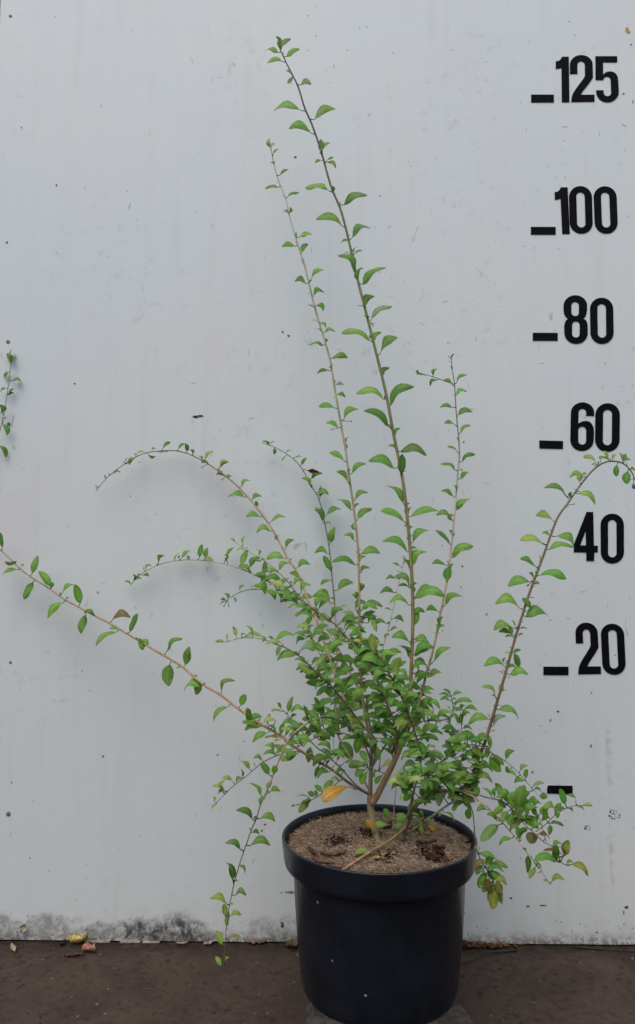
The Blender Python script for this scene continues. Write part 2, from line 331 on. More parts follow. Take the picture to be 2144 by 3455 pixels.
# scratches, chips, screws on the board
rs = random.Random(3)
def blotch(mb, u, v, w, h, ang, Y=-0.0006, n=9, rough=.5):
    c = P(u, v, Y); k = 1.33 / F; pts = []
    for i in range(n):
        a = 2 * math.pi * i / n; r = 1 + rs.uniform(-rough, rough)
        x, y = math.cos(a) * w * r, math.sin(a) * h * r; ca, sa = math.cos(ang), math.sin(ang)
        pts.append(c + Vector(((x * ca - y * sa) * k, 0, (x * sa + y * ca) * k)))
    mb.add([c] + pts, [(0, i + 1, (i + 1) % n + 1) for i in range(n)])
mk = MB()
for u, v, w, h, a in ((73, 430, 5, 2, -1), (191, 625, 3, 3, 0), (997, 530, 4, 4, 0), (669, 1405, 17, 3.5, .15), (660, 1406, 6, 4, -.5), (253, 1294, 3, 2, 0), (955, 1120, 3, 3, 0), (975, 1133, 4, 4, 0), (1565, 1491, 3, 3, 0),
                      (330, 2000, 2, 5, .1), (1643, 2072, 5, 1.8, .9), (1556, 1980, 2, 2, 0), (1987, 2748, 0, 0, 0), (2115, 3062, 10, 4, .1), (2105, 3080, 6, 2, 1.5), (955, 3122, 7, 8, 0), (1725, 3030, 5, 3, 0), (1782, 3058, 7, 3, 0), (1832, 3055, 14, 1.6, 0),
                      (435, 3150, 14, 6, .9), (470, 3120, 9, 5, .8), (1797, 2605, 4, 3, .7), (1995, 2517, 4, 3, 1.3), (1883, 2400, 4, 4, .5), (1857, 2432, 5, 2, 1.2), (895, 2782, 3, 3, 0), (885, 2802, 3, 3, 0), (1560, 1910, 3, 3, 0), (1173, 168, 2, 3, 0), (1283, 660, 3, 2, 0), (2130, 150, 3, 4, 0), (2105, 316, 3, 3, 0), (2136, 342, 2, 6, 0), (30, 1430, 4, 6, .4), (1996, 2338, 3, 3, 0), (40, 2640, 3, 3, 0), (348, 2552, 3, 3, 0), (735, 2547, 3, 3, 0)):
    if w: blotch(mk, u, v, w, h, a)
for cx, cy, rad, n in ((2073, 2747, 22, 34), (1984, 2793, 10, 14)):      # peeled spots low on the right
    for _ in range(n):
        a, r = rs.uniform(0, 6.28), rad * math.sqrt(rs.random()); blotch(mk, cx + r * math.cos(a), cy + r * math.sin(a) * .8, rs.uniform(.8, 2.6), rs.uniform(.8, 2.6), 0)
for _ in range(45): blotch(mk, rs.uniform(0, 2144), 3160 - abs(rs.gauss(0, 45)), rs.uniform(.8, 3.2), rs.uniform(.8, 2.8), rs.uniform(0, 3))
mk.build('chip_marks', M_MARK, wall, sm=False, kind='stuff')
mk = MB()
for _ in range(260):
    u, v = rs.uniform(0, 2144), rs.uniform(100, 3000)
    if rs.random() < .45: u = rs.uniform(1250, 2100)
    blotch(mk, u, v, rs.uniform(3, 12), rs.uniform(.35, .9), rs.choice((1.5, 1.6, 1.45, .2, -.6, 2.3, 0)), n=7)
mk.build('scratches', M_SCRATCH, wall, sm=False, kind='stuff')
mk = MB(); blotch(mk, 2116, 98, 6, 10, .3); blotch(mk, 2122, 108, 6, 4, 0); mk.build('tape_residue', M_YCHIP, wall, sm=False, label='ochre scrap stuck to the wall at top right')
mk = MB(); blotch(mk, 983, 3010, 14, 3.5, 0); blotch(mk, 950, 3012, 3, 2, 0); mk.build('rust_smear', M_RUST, wall, sm=False)
for u, v, r in ((36, 54, 6), (24, 818, 4.5), (28, 1153, 7), (29, 1430, 5.5), (36, 2235, 5), (29, 2746, 8), (695, 3168, 13)):
    bm = bmesh.new(); c = P(u, v, 0); rr = r * 1.33 / F
    bmesh.ops.create_uvsphere(bm, u_segments=14, v_segments=8, radius=rr)
    for q in bm.verts:
        q.co.y *= .45
        if q.co.y < -.25 * rr and abs(q.co.x) < rr * .18: q.co.y += rr * .2
        q.co += c
    o = obj('screw', bm, M_SCREW, wall); smooth(o.data)

# ------------------------------------------------------------------ pot
PC = Vector((P(1278, 2815, -0.237).x, -0.237, 0)); RZ = 0.267; BZ = 0.062
pot = thing('plant_pot', (PC.x, PC.y, BZ), 'large round black plastic plant pot with a thick rolled rim', 'plant pot')
def lathe(prof, seg=128, wob=0.0):
    mb = MB(); n = len(prof); vs = []
    for i in range(seg):
        a = 2 * math.pi * i / seg
        for r, z in prof:
            k = 1 + wob * noise.noise((math.cos(a) * 1.5, math.sin(a) * 1.5, z * 6))
            vs.append((PC.x + r * k * math.cos(a), PC.y + r * k * math.sin(a), z))
    fs = [(i * n + j, ((i + 1) % seg) * n + j, ((i + 1) % seg) * n + j + 1, i * n + j + 1) for i in range(seg) for j in range(n - 1)]
    mb.add(vs, fs); return mb
ro = 0.1400
lathe([(0.0, BZ + .006), (.100, BZ + .006), (.104, BZ + .003), (.1055, BZ), (.1085, BZ + .002), (.1100, BZ + .006), (.1112, BZ + .011), (.1120, BZ + .017), (.1125, BZ + .022), (.1165, BZ + .06), (.1205, BZ + .12), (.1222, RZ - .046), (.12245, RZ - .041), (.1225, RZ - .0393), (.1222, RZ - .039), (.1205, RZ - .039), (.117, RZ - .06), (.112, BZ + .03), (.10, BZ + .01)], wob=.006).build('pot_body', M_POT, pot)
lathe([(.1215, RZ - .040), (.130, RZ - .0385), (.1335, RZ - .0372), (.1352, RZ - .0350), (.1362, RZ - .0318), (.1367, RZ - .028), (.1372, RZ - .024), (.1385, RZ - .012), (ro - .0009, RZ - .005), (ro - .0006, RZ - .003), (ro - .0006, RZ - .001), (ro - .0015, RZ), (ro - .0035, RZ), (ro - .0045, RZ - .001), (.1345, RZ - .010), (.1325, RZ - .038), (.1225, RZ - .042)], wob=.005).build('rim', M_POT, pot)

# slab under the pot
bm = bmesh.new()
sx0 = P(1032, 3400, -.30).x; sx1 = P(1603, 3440, -.33).x
poly = [(sx0, -.43), (sx1 + .002, -.43), (sx1, -.31), (sx1 - .008, -.286), (sx1 - .035, -.275), (sx1 - .09, -.20), (sx0 + .03, -.19), (sx0 + .002, -.24)]
N = len(poly); top = [bm.verts.new((x, y, BZ - .0005)) for x, y in poly]; bot = [bm.verts.new((x, y, -.004)) for x, y in poly]
bm.faces.new(top)
for i in range(N): bm.faces.new((top[i], bot[i], bot[(i + 1) % N], top[(i + 1) % N]))
bmesh.ops.recalc_face_normals(bm, faces=bm.faces)
bmesh.ops.bevel(bm, geom=[e for e in bm.edges if all(v in top for v in e.verts)], offset=.004, segments=2, affect='EDGES')
o = obj('paving_slab', bm, M_CONC, None, label='rough concrete slab on the ground under the black pot', category='slab')

# ------------------------------------------------------------------ coir mat, fibres
def coir_z(x, y):
    dx, dy = x - PC.x, y - PC.y; r = math.hypot(dx, dy) / .131
    z = RZ - .010 + .010 * (1 - r * r) - .007 * max(0, r - .85) / .15
    z += .0022 * noise.noise((x * 28, y * 28, 0)) + .0012 * noise.noise((x * 90, y * 90, 3))
    for u, v, s, d in HOLES:
        q = _h[(u, v)]; z -= d * math.exp(-((x - q.x) ** 2 + ((y - q.y) / 1.2) ** 2) / (s * s))
    return z
def on_coir(u, v):
    d = ray(u, v); t = (CAM.z - (RZ - .004)) / -d.z; return CAM + d * t
HOLES = [(1140, 2840, .013, .008), (1440, 2870, .014, .008), (1300, 2880, .010, .007), (1250, 2815, .016, .006), (1405, 2800, .014, .006), (1310, 2905, .008, .004)]
_h = {(u, v): on_coir(u, v) for u, v, s, d in HOLES}
def mat_coir():
    t = NT('coir_mat', .95, .1); n = t.noise(45, 6, .7); c = t.mix(t.ramp(n, .3, .7), (0.155, 0.107, 0.070), (0.29, 0.218, 0.150))
    c = t.mix(t.ramp(t.noise(350, 4, .8), .45, .62, 0, .8), c, (0.045, 0.026, 0.018))
    o = t.sep(); m = None
    for u, v, s, d in HOLES:
        q = _h[(u, v)]; e = ell(t, o[0], o[1], q.x, q.y, s * 2.1, s * 2.3); m = e if m is None else t.math('MAXIMUM', m, e)
    c = t.mix(t.math('MULTIPLY', m, t.ramp(t.noise(120, 5, .7), .35, .6, .15, .95)), c, (0.022, 0.013, 0.010))
    t.base(c); t.bump(t.noise(300, 5, .8), .004); return t.m
mb = MB(); NR, NA = 44, 120; vs = [(PC.x, PC.y, coir_z(PC.x, PC.y))]; fs = []
for i in range(1, NR + 1):
    for j in range(NA):
        a = 2 * math.pi * j / NA; r = .131 * i / NR; x, y = PC.x + r * math.cos(a), PC.y + r * math.sin(a)
        vs.append((x, y, coir_z(x, y) if i < NR else coir_z(x, y) - .012))
for j in range(NA): fs.append((0, 1 + j, 1 + (j + 1) % NA))
for i in range(1, NR):
    for j in range(NA):
        a, b = 1 + (i - 1) * NA + j, 1 + (i - 1) * NA + (j + 1) % NA; fs.append((a, a + NA, b + NA, b))
mb.add(vs, fs)
coir = mb.build('coir_mat', mat_coir(), None, label='round brown coconut fibre mulch mat filling the top of the black pot', category='mulch mat')
mf = MB(); rf = random.Random(11)
fcols = [(0.38, 0.285, 0.195), (0.28, 0.20, 0.13), (0.14, 0.092, 0.06), (0.48, 0.385, 0.28), (0.23, 0.155, 0.10)]
for _ in range(15000):
    a, r = rf.uniform(0, 2 * math.pi), .131 * math.sqrt(rf.random()); x, y = PC.x + r * math.cos(a), PC.y + r * math.sin(a)
    skip = False
    for u, v, s, d in HOLES:
        q = _h[(u, v)]
        if (x - q.x) ** 2 + (y - q.y) ** 2 < (s * 1.15) ** 2 and rf.random() < .88: skip = True
    if skip: continue
    p = Vector((x, y, coir_z(x, y) - .001)); h = rf.uniform(0, 2 * math.pi); L = rf.uniform(.003, .011); el = abs(rf.gauss(0, .35))
    if r > .120 : el += rf.uniform(0, .5)
    d = Vector((math.cos(h) * math.cos(el), math.sin(h) * math.cos(el), math.sin(el) + .08)); sd_ = Vector((-math.sin(h), math.cos(h), 0)); w = rf.uniform(.00016, .00034)
    cur = sd_ * rf.uniform(-.35, .35) * L; c = rf.choice(fcols)
    q = [p, p + d * L * .5 + cur * .5 + Vector((0, 0, .0006)), p + d * L + cur - Vector((0, 0, L * .15))]
    up = Vector((0, 0, w * 1.2)); v6 = []
    for k in q: v6 += [k - sd_ * w, k + sd_ * w, k + up]
    fs = []
    for k in (0, 3): fs += [(k, k + 3, k + 5, k + 2), (k + 1, k + 2, k + 5, k + 4)]
    mf.add(v6, fs, c)
tfib = NT('coir_fibre', .8, .2); tfib.base(tfib.attr())
mf.build('fibres', tfib.m, coir, sm=False, kind='stuff')

# ------------------------------------------------------------------ shrub
TAN = (0.33, 0.245, 0.16); PALE = (0.40, 0.36, 0.30); BRN = (0.17, 0.10, 0.055); OLV = (0.16, 0.17, 0.065); DOL = (0.055, 0.052, 0.04); GRY = (0.17, 0.15, 0.125)
def lerp(a, b, t): return tuple(x + (y - x) * t for x, y in zip(a, b))
def parse(s):
    out = []; reg = '0'
    for tok in s.split():
        if ':' in tok: reg, tok = tok.split(':')
        if tok: x, y = tok.split(','); out.append(px(reg, float(x), float(y)))
    return out
def catmull(pts, n):
    P_ = [pts[0]] + pts + [pts[-1]]; out = []
    for i in range(1, len(P_) - 2):
        a, b, c, d = P_[i - 1:i + 3]
        for k in range(n):
            t = k / n; out.append(.5 * ((2 * b) + (c - a) * t + (2 * a - 5 * b + 4 * c - d) * t * t + (3 * b - a - 3 * c + d) * t ** 3))
    out.append(pts[-1]); return out
def tube(mb, pts, rad, cols, sides=8, cap=True):
    n = len(pts); vs = []; cc = []; ref = Vector((0, 1, 0))
    for i, p in enumerate(pts):
        d = (pts[min(i + 1, n - 1)] - pts[max(i - 1, 0)]); d = d.normalized() if d.length > 1e-9 else Vector((0, 0, 1))
        a = d.cross(ref)
        if a.length < .15: a = d.cross(Vector((1, 0, 0)))
        a.normalize(); b = d.cross(a)
        for k in range(sides):
            t = 2 * math.pi * k / sides; vs.append(p + (a * math.cos(t) + b * math.sin(t)) * rad[i]); cc.append(cols[i])
    fs = [(i * sides + k, i * sides + (k + 1) % sides, (i + 1) * sides + (k + 1) % sides, (i + 1) * sides + k) for i in range(n - 1) for k in range(sides)]
    if cap: fs += [tuple(range(sides))[::-1], tuple((n - 1) * sides + k for k in range(sides))]
    mb.add(vs, fs, cc)

BR = {}; rb_ = random.Random(5)
class Branch: pass
def branch(name, path, Y, rad, cols, bulge=0.0, kn=True):
    """path tip->base in survey pixels; Y, rad (survey px), cols given as (tip, ..., base)"""
    q = parse(path); L = [0]
    for a, b in zip(q, q[1:]): L.append(L[-1] + math.hypot(a[0] - b[0], a[1] - b[1]))
    def at(arr, t):
        x = t * (len(arr) - 1); i = min(int(x), len(arr) - 2); f = x - i
        return lerp(arr[i], arr[i + 1], f) if isinstance(arr[0], tuple) else arr[i] * (1 - f) + arr[i + 1] * f
    ctrl = []
    for (u, v), l in zip(q, L):
        t = l / L[-1]; ctrl.append(P(u, v, at(Y, t)))
    pts = catmull(ctrl, 5); n = len(pts); b = Branch(); b.pts = pts; b.px = []; b.t = []; b.rad = []; b.mb = MB(); b.leaf = MB(); cols_ = []
    for _ in range(4): pts = [pts[0]] + [(pts[i - 1] + pts[i] * 2 + pts[i + 1]) / 4 for i in range(1, n - 1)] + [pts[-1]]
    for i, p in enumerate(pts):
        t = i / (n - 1); d = (p - CAM); dep = d.dot(_f); b.px.append((CX + F * d.x / dep, CY - F * d.dot(_u) / dep))
        r = at(rad, t) * dep / F
        if kn: r *= 1 + .10 * noise.noise((i * .9, len(BR) * 3.1, 0))
        b.rad.append(r); b.t.append(t); cols_.append(at(cols, t))
    tube(b.mb, pts, b.rad, cols_, 9)
    b.name = name; BR[name] = b; return b
def nearest(u, v, names, pref=None):
    best = None
    for nm in names:
        b = BR[nm]
        for i in range(len(b.px)):
            d = (b.px[i][0] - u) ** 2 + (b.px[i][1] - v) ** 2
            if best is None or d < best[0]: best = (d, b, i)
    return best[1], best[2], math.sqrt(best[0])

G0 = (0.115, 0.285, 0.030); G1 = (0.16, 0.35, 0.042); G2 = (0.080, 0.210, 0.025); G3 = (0.20, 0.39, 0.09)
TINT = {'y': (0.30, 0.44, 0.10), 'Y': (0.50, 0.305, 0.04), 'r': (0.17, 0.13, 0.035), 'p': (0.20, 0.32, 0.14), 'b': (0.15, 0.075, 0.04), 'd': (0.06, 0.145, 0.03), 'm': (0.24, 0.30, 0.05)}
TT = [0, .06, .16, .3, .45, .6, .75, .88, .96, 1.0]
WS = {'ov': [.04, .28, .66, .94, 1.0, .97, .82, .54, .24, 0.01], 'sp': [.05, .12, .26, .52, .82, 1.0, .98, .74, .38, 0.02]}
def leaf(mb, S0, B0, T, h, flags='', seed=0, y_ref=0):
    rg = random.Random(seed)
    a = T - B0; L = a.length
    if L < 1e-5: return
    ov = 'o' in flags
    T = T + Vector((0, rg.uniform(-.30, .30) * L * (.6 if ov else 1), 0)); a = T - B0; ad = a.normalized()
    n = Vector((ad.z, 0, -ad.x))                    # perpendicular in the vertical plane
    if n.length < .05: n = Vector((1, 0, 0))
    n.normalize()
    if n.z < 0: n = -n
    if abs(n.z) < .12 and rg.random() < .5 and h > 0: n = -n
    if h < 0: n = -n
    h = abs(h)
    lat = ad.cross(n).normalized()
    if lat.y > 0: lat = -lat                        # points toward the viewer's side
    if ov:
        w = h * .5 * 1.04; arch = rg.uniform(.02, .08); gam = R(rg.uniform(58, 85)); fold = R(rg.uniform(5, 16)); f1 = gam
    else:
        w = max(.21, min(.27, h * .65)) * rg.uniform(.9, 1.12); arch = h * rg.uniform(.50, .92); vd = (B0 - CAM).normalized()
        gam = math.asin(min(.95, h * .46 / w)) * rg.uniform(.85, 1.15) + math.asin(max(-.4, min(.7, vd.z))) * .9 * rg.uniform(.6, 1.2); fold = R(rg.uniform(2, 14))
    w *= L; arch *= L
    if seed % 3 == 0 and not ov: prof = WS['sp'] if rg.random() < .15 else WS['ov']
    else: prof = WS['ov']
    if 's' in flags: prof = WS['sp']
    ki = {c for c in flags}; col = None
    for k in TINT:
        if k in ki: col = TINT[k]
    if col is None: col = lerp(rg.choice((G0, G0, G1, G2)), G3, rg.uniform(0, .35))
    col = tuple(c * rg.uniform(.88, 1.12) for c in col)
    near = lat * math.cos(gam + fold) - n * math.sin(gam + fold); far = -lat * math.cos(gam - fold) + n * math.sin(gam - fold)
    nn_ = near.cross(ad); nn_ = nn_ if nn_.dot(n) > 0 else -nn_
    twi = R(rg.gauss(0, 26)); crv = rg.uniform(-.09, .09) * L; wav = rg.uniform(.02, .10) * L; ph = rg.uniform(0, 6); tipd = rg.uniform(-.02, .06) * L; sk = rg.uniform(-.04, .04) * L; asy = 1.0 if ov else rg.uniform(.85, 1.1)
    vs = []; uvs = []; cc = []
    for i, t in enumerate(TT):
        m = B0 + a * t + n * (arch * math.sin(math.pi * t ** asy)) - n * tipd * max(0, t - .8) * 5 + lat * sk * math.sin(math.pi * 2 * t)
        wd = prof[i] * w; ca_, sa_ = math.cos(twi * (t - .3)), math.sin(twi * (t - .3)); m = m + nn_ * (crv * math.sin(math.pi * t) * .4)
        for k in (-1, -.55, 0, .55, 1):
            s_ = (far * ca_ - nn_ * sa_) if k < 0 else (near * ca_ + nn_ * sa_); o_ = s_ * (abs(k) * wd)
            o_ += nn_ * (wav * math.sin(7 * t + ph + (2 if k < 0 else 0)) * k * k * (wd / w) * .7 + .10 * wd * (abs(k) - k * k) * 2.2)
            vs.append(m + o_); uvs.append((k, t)); tipk = max(0, t - .82) * 2
            cc.append(lerp(col, (col[0] * .9, col[1] * .62, col[2] * .8), min(1, tipk + (.25 if abs(k) == 1 else 0))))
    fs = []
    for i in range(len(TT) - 1):
        for k in range(4):
            q = i * 5 + k; fs.append((q, q + 1, q + 6, q + 5))
    # make the glossy side the one that looks up
    v0, v1, v2 = vs[10], vs[11], vs[16]
    if (v1 - v0).cross(v2 - v0).dot(nn_) < 0: fs = [f[::-1] for f in fs]
    mb.add(vs, fs, cc, uvs)
    mid = (S0 + B0) / 2 + Vector((0, 0, -.06 * (B0 - S0).length)); pc = (0.05, 0.055, 0.03)
    pr = min(.00075, .028 * L + .0002)
    tube(mb, [S0, mid, B0, B0 + a * .12 + n * arch * .25], [pr * 1.2, pr, pr * .8, pr * .4], [pc, pc, lerp(pc, col, .4), col], 5)
cnt = [0]
def leaves(names, reg, s, maxd=1e9):
    names = names.split()
    for item in s.split():
        f = item.split(','); bx, by, tx, ty = (float(x) for x in f[:4]); h = float(f[4]) if len(f) > 4 and f[4] else .35; fl = f[5] if len(f) > 5 else ''
        cnt[0] += 1; sd_ = cnt[0] * 17 + 3
        u, v = px(reg, bx, by); tu, tv = px(reg, tx, ty); b, i, d = nearest(u, v, names)
        Y = b.pts[i].y + random.Random(sd_).uniform(-.006, .004)
        Y = min(Y, -.006)
        pet = .13 if d < 8 else .04
        if 'n' in fl: pet = .02
        if 's' not in fl: tu, tv = u + (tu - u) * 1.07, v + (tv - v) * 1.07
        B0 = P(u + (tu - u) * pet, v + (tv - v) * pet, Y); T = P(tu, tv, Y)
        if b.pts[i].y > -.03: T.y = min(T.y, -.008)
        leaf(b.leaf, b.pts[i], B0, T, h, fl, sd_)
        if (T - B0).length > .02 and random.Random(sd_ + 1).random() < .5:     # axillary leaflet at the node
            rg = random.Random(sd_ + 2); ln = rg.uniform(.22, .48) * (T - B0).length
            T2 = b.pts[i] + Vector((rg.uniform(-1, 1), rg.uniform(-.6, .3), rg.uniform(-.2, 1))).normalized() * ln
            leaf(b.leaf, b.pts[i], b.pts[i].lerp(T2, .1), T2, .4, '', sd_ + 5)
def bud(names, reg, bx, by, tx, ty, r=2.2):
    u, v = px(reg, bx, by); tu, tv = px(reg, tx, ty); b, i, d = nearest(u, v, names.split()); Y = b.pts[i].y - .002; T = P(tu, tv, Y); k = 1.2 / F * r
    A = b.pts[i]; c = (0.06, 0.055, 0.05); D = (T - A).normalized()
    tube(b.mb, [A, A.lerp(T, .6), T - D * k * 1.5, T - D * k, T, T + D * k, T + D * k * 1.5], [.0005, .00045, .0004, k * .8, k, k * .75, k * .15], [c] * 3 + [(0.10, 0.10, 0.09)] * 4, 7)

# ---- main stems
branch('A', "2:408,120 440,200 500,330 560,450 630,590 690,800 760,950 870,1270 960,1610 1060,1830 1140,2150 1200,2400 3:540,250 600,480 660,720 720,960 770,1170 810,1400 850,1590 4:1250,430 1280,700 1297,900 1310,1150 1310,1400 1297,1690 7:985,200 965,350 942,480 925,600 870,740 800,880 740,1000 712,1030",
       (-.13, -.16, -.20, -.235, -.25), (1.3, 2.7, 3.5, 4.3, 5.0, 5.5, 6.2, 9, 12), (DOL, DOL, OLV, OLV, (0.20, 0.17, 0.07), (0.22, 0.14, 0.075), (0.25, 0.165, 0.10)))
branch('B', "2:340,1140 355,1250 380,1380 430,1560 500,1720 530,1880 600,2120 650,2290 690,2419 3:150,130 200,330 245,520 300,700 355,890 390,1110 430,1340 470,1560 490,1728 4:910,430 940,640 962,850 968,1080 970,1250 968,1420 0:1218,2300 1235,2430 1255,2520",
       (-.10, -.14, -.20, -.24), (1.0, 2.2, 3.2, 4.0, 4.6), (GRY, PALE, (0.30, 0.28, 0.16), (0.30, 0.27, 0.15), TAN, (0.30, 0.19, 0.12)))
branch('C', "3:1240,880 1245,960 1262,1070 1268,1170 1280,1350 1295,1480 1298,1600 5:297,380 285,530 270,720 255,870 225,1120 185,1320 155,1480 125,1620 85,1760 7:1095,110 1060,260 1030,360 990,470 950,570 905,680",
       (-.12, -.16, -.21, -.245), (1.0, 2.4, 3.4, 4.2, 4.8), (DOL, GRY, PALE, TAN, TAN, (0.32, 0.23, 0.15)))
branch('C2', "3:985,978 1040,1002 1100,1015 1180,1045 1262,1073", (-.14, -.125), (.8, 1.5), (DOL, GRY))
branch('D', "5:1560,540 1512,450 1490,395 1430,330 1340,316 1270,340 1200,400 1100,530 1040,620 980,700 920,860 870,1000 820,1130 770,1270 720,1430 680,1560 640,1710 8:610,190 560,360 515,510 475,640 420,770 385,870 372,905 300,945 7:1290,945 1150,945 1080,985 1020,1035 975,1110 940,1210 925,1275",
       (-.19, -.21, -.25, -.28, -.28, -.27), (1.6, 3.0, 4.0, 4.6, 5.2, 6.5, 10), ((0.22, 0.20, 0.15), (0.16, 0.15, 0.08), (0.15, 0.115, 0.06), (0.15, 0.095, 0.05), (0.16, 0.10, 0.055), (0.17, 0.12, 0.075), (0.16, 0.12, 0.08)))
branch('E', "0:37,1180 38,1225 25,1330 5,1440 -30,1540 -75,1640 -80,1740 -45,1815 6:10,265 60,315 130,380 200,430 290,485 370,545 460,590 540,635 620,675 720,735 830,800 930,860 1040,925 1150,1025 1250,1080 1350,1160 1430,1215 9:660,450 750,500 880,590 7:110,590 230,670 340,740 440,795 510,850 560,890 640,935 695,965",
       (-.012, -.014, -.03, -.09, -.16, -.21, -.245), (1.0, 1.6, 2.6, 3.4, 4.2, 4.8, 5.2), (OLV, (0.25, 0.24, 0.15), TAN, (0.36, 0.25, 0.14), (0.34, 0.23, 0.13), (0.25, 0.16, 0.10), (0.20, 0.15, 0.11)))
branch('F', "1:612,1053 680,970 740,920 800,878 880,828 960,802 1040,797 1130,795 1230,825 1330,880 1430,940 4:0,310 100,375 200,460 290,560 390,690 450,790 510,910 560,980 600,1060 640,1180 690,1290 725,1400 760,1480 785,1560 0:1150,2330 1200,2430 1248,2520",
       (-.026, -.030, -.045, -.09, -.15, -.235), (.9, 1.7, 2.6, 3.6, 4.6, 5.2), (DOL, (0.25, 0.20, 0.13), TAN, (0.36, 0.27, 0.18), (0.35, 0.25, 0.16), (0.30, 0.19, 0.12)))
branch('G', "6:742,462 790,405 850,370 930,335 1040,318 1140,320 1230,333 1330,355 1430,395 4:210,975 280,1010 370,1050 520,1140 620,1200 700,1280 800,1420 870,1560 920,1660 7:610,220 660,330 695,440 712,600",
       (-.022, -.028, -.055, -.13, -.235), (.8, 1.5, 2.3, 3.2, 4.2), (DOL, PALE, PALE, TAN, GRY))
branch('H', "4:145,786 240,855 320,905 380,940 450,1000 520,1070 580,1150 650,1220 760,1290 840,1360 920,1450 1000,1540 1050,1630 7:720,140 790,270 830,380 870,480 885,590 850,690",
       (-.20, -.24, -.27, -.25), (.8, 1.8, 2.8, 3.6, 4.6), (TINT['y'], (0.20, 0.19, 0.08), (0.18, 0.15, 0.08), (0.25, 0.19, 0.12), BRN))
branch('I', "4:125,1182 160,1155 210,1130 280,1112 360,1115 440,1130 520,1150 600,1180 680,1240", (-.17, -.22, -.25), (.9, 1.6, 2.2), (GRY, GRY, OLV))
branch('J', "4:60,1450 130,1445 200,1425 290,1420 370,1435 430,1460 490,1480 580,1530 640,1585 700,1640 760,1701 7:270,75 340,135 410,200 490,290 560,380 640,480 700,550 745,600 735,720 715,800",
       (-.30, -.32, -.32, -.28, -.25), (.9, 1.9, 2.8, 3.4, 3.8), (TINT['y'], (0.16, 0.15, 0.07), (0.15, 0.13, 0.07), (0.17, 0.15, 0.09), GRY))
branch('J2', "4:600,1350 640,1400 680,1450 720,1530 745,1590 800,1700", (-.24, -.27), (.8, 2.0), (OLV, GRY))
branch('K', "4:975,1425 1040,1490 1100,1560 1160,1650 7:800,100 860,190 920,310 960,420 1000,520 1035,640 1050,700 1040,800 1000,950 960,1130", (-.31, -.33, -.31, -.28), (1.2, 2.6, 3.2, 4.0), ((0.14, 0.13, 0.07), (0.13, 0.09, 0.05), (0.16, 0.12, 0.07), GRY))
branch('L', "4:355,180 430,205 500,245 560,290 610,350 660,450 700,510 735,610 755,720 775,830 790,950 795,1030 805,1120 815,1230 825,1500 7:480,20 475,200 470,400 480,560 560,700 650,850 692,930",
       (-.026, -.030, -.045, -.11, -.22), (.9, 1.6, 2.3, 2.9, 3.6), (DOL, GRY, (0.20, 0.17, 0.13), TAN, GRY))
branch('M', "4:1262,900 1240,990 1220,1080 1195,1200 1170,1300 1140,1420 1115,1500 1100,1640 7:770,100 755,280 735,420 715,560", (-.17, -.22), (.8, 1.8, 2.2), (PALE, PALE, (0.45, 0.42, 0.36)))
branch('N', "9:345,2235 352,2100 360,2000 370,1900 385,1800 405,1700 425,1600 450,1520 480,1420 520,1310 550,1220 590,1130 615,1040 650,960 680,900 710,820 740,740 780,640 820,560 7:200,540 290,475 400,440 520,470 620,560 700,640",
       (-.36, -.37, -.36, -.33, -.25), (.8, 1.7, 2.4, 3.0, 3.2), (OLV, DOL, (0.20, 0.17, 0.12), TAN, GRY))
branch('O', "9:285,1020 330,975 390,915 440,870 510,820 590,750 660,700 750,660 830,630 7:90,690 200,650 290,600 380,565 450,545 560,560 690,640", (-.24, -.26, -.25), (.8, 1.8, 2.6), (DOL, GRY, PALE))
branch('P', "9:775,315 7:140,420 200,500 260,560 330,640 400,690 450,740 510,790 600,900 685,960", (-.33, -.29, -.25), (.8, 2.0, 2.6), (GRY, GRY, GRY))
branch('Qa', "7:180,1045 300,1010 380,960 470,900 520,860 580,900", (-.30, -.26), (.9, 2.4), (DOL, GRY))
branch('Rr', "7:458,885 462,800 460,700 455,600 465,480 500,380", (-.30, -.28), (1.0, 1.4), ((0.5, 0.47, 0.42), PALE))
branch('St', "7:885,850 880,950 865,1080 858,1230", (-.27, -.27), (1.3, 2.0), (GRY, (0.30, 0.27, 0.23)))
branch('Tk', "7:715,560 712,700 708,850 703,980", (-.24, -.245), (5.5, 8), (GRY, (0.20, 0.16, 0.10)))
branch('T2', "7:630,560 690,680 712,760", (-.27, -.245), (3, 4), (TAN, GRY))
branch('T3', "7:860,560 820,620 770,690 725,770", (-.22, -.245), (2.6, 4), (DOL, GRY))
branch('V', "8:870,1005 800,930 760,880 700,815 620,745 560,715 500,670 430,640 340,640 250,700 120,800", (-.30, -.29, -.28), (1.0, 1.9, 2.2), (PALE, GRY, GRY))
branch('U', "8:935,1598 880,1520 840,1450 780,1390 700,1280 620,1190 540,1100 420,1000 310,950", (-.36, -.33, -.28), (1.0, 2.2, 3.2), (PALE, (0.42, 0.36, 0.28), TAN))
branch('Wb', "8:1045,1462 1000,1440 985,1380 940,1330 880,1300 820,1240 750,1180 680,1090 600,1020 500,1000 400,965 310,948", (-.38, -.34, -.28), (1.1, 2.2, 2.8), (DOL, GRY, GRY))
branch('X', "8:1215,1055 1110,1050 1030,1075 960,1120 900,1180 830,1232", (-.34, -.355), (.8, 1.8), (DOL, OLV))
branch('W2', "8:900,1300 870,1190 845,1120 800,1060 740,1030", (-.35, -.33), (1.2, 1.4), (GRY, GRY))
branch('Yh', "8:560,1690 550,1600 520,1520 480,1470 440,1400 420,1330 408,1200 395,1080 350,1000 310,950", (-.36, -.34, -.28), (.9, 1.8, 2.2), (DOL, DOL, DOL))
branch('Sa', "7:1400,930 1330,985 1240,1035 1130,1115 1040,1180 950,1240", (-.27, -.30, -.27), (3.0, 4.0, 4.6), (OLV, GRY, (0.16, 0.13, 0.09)))
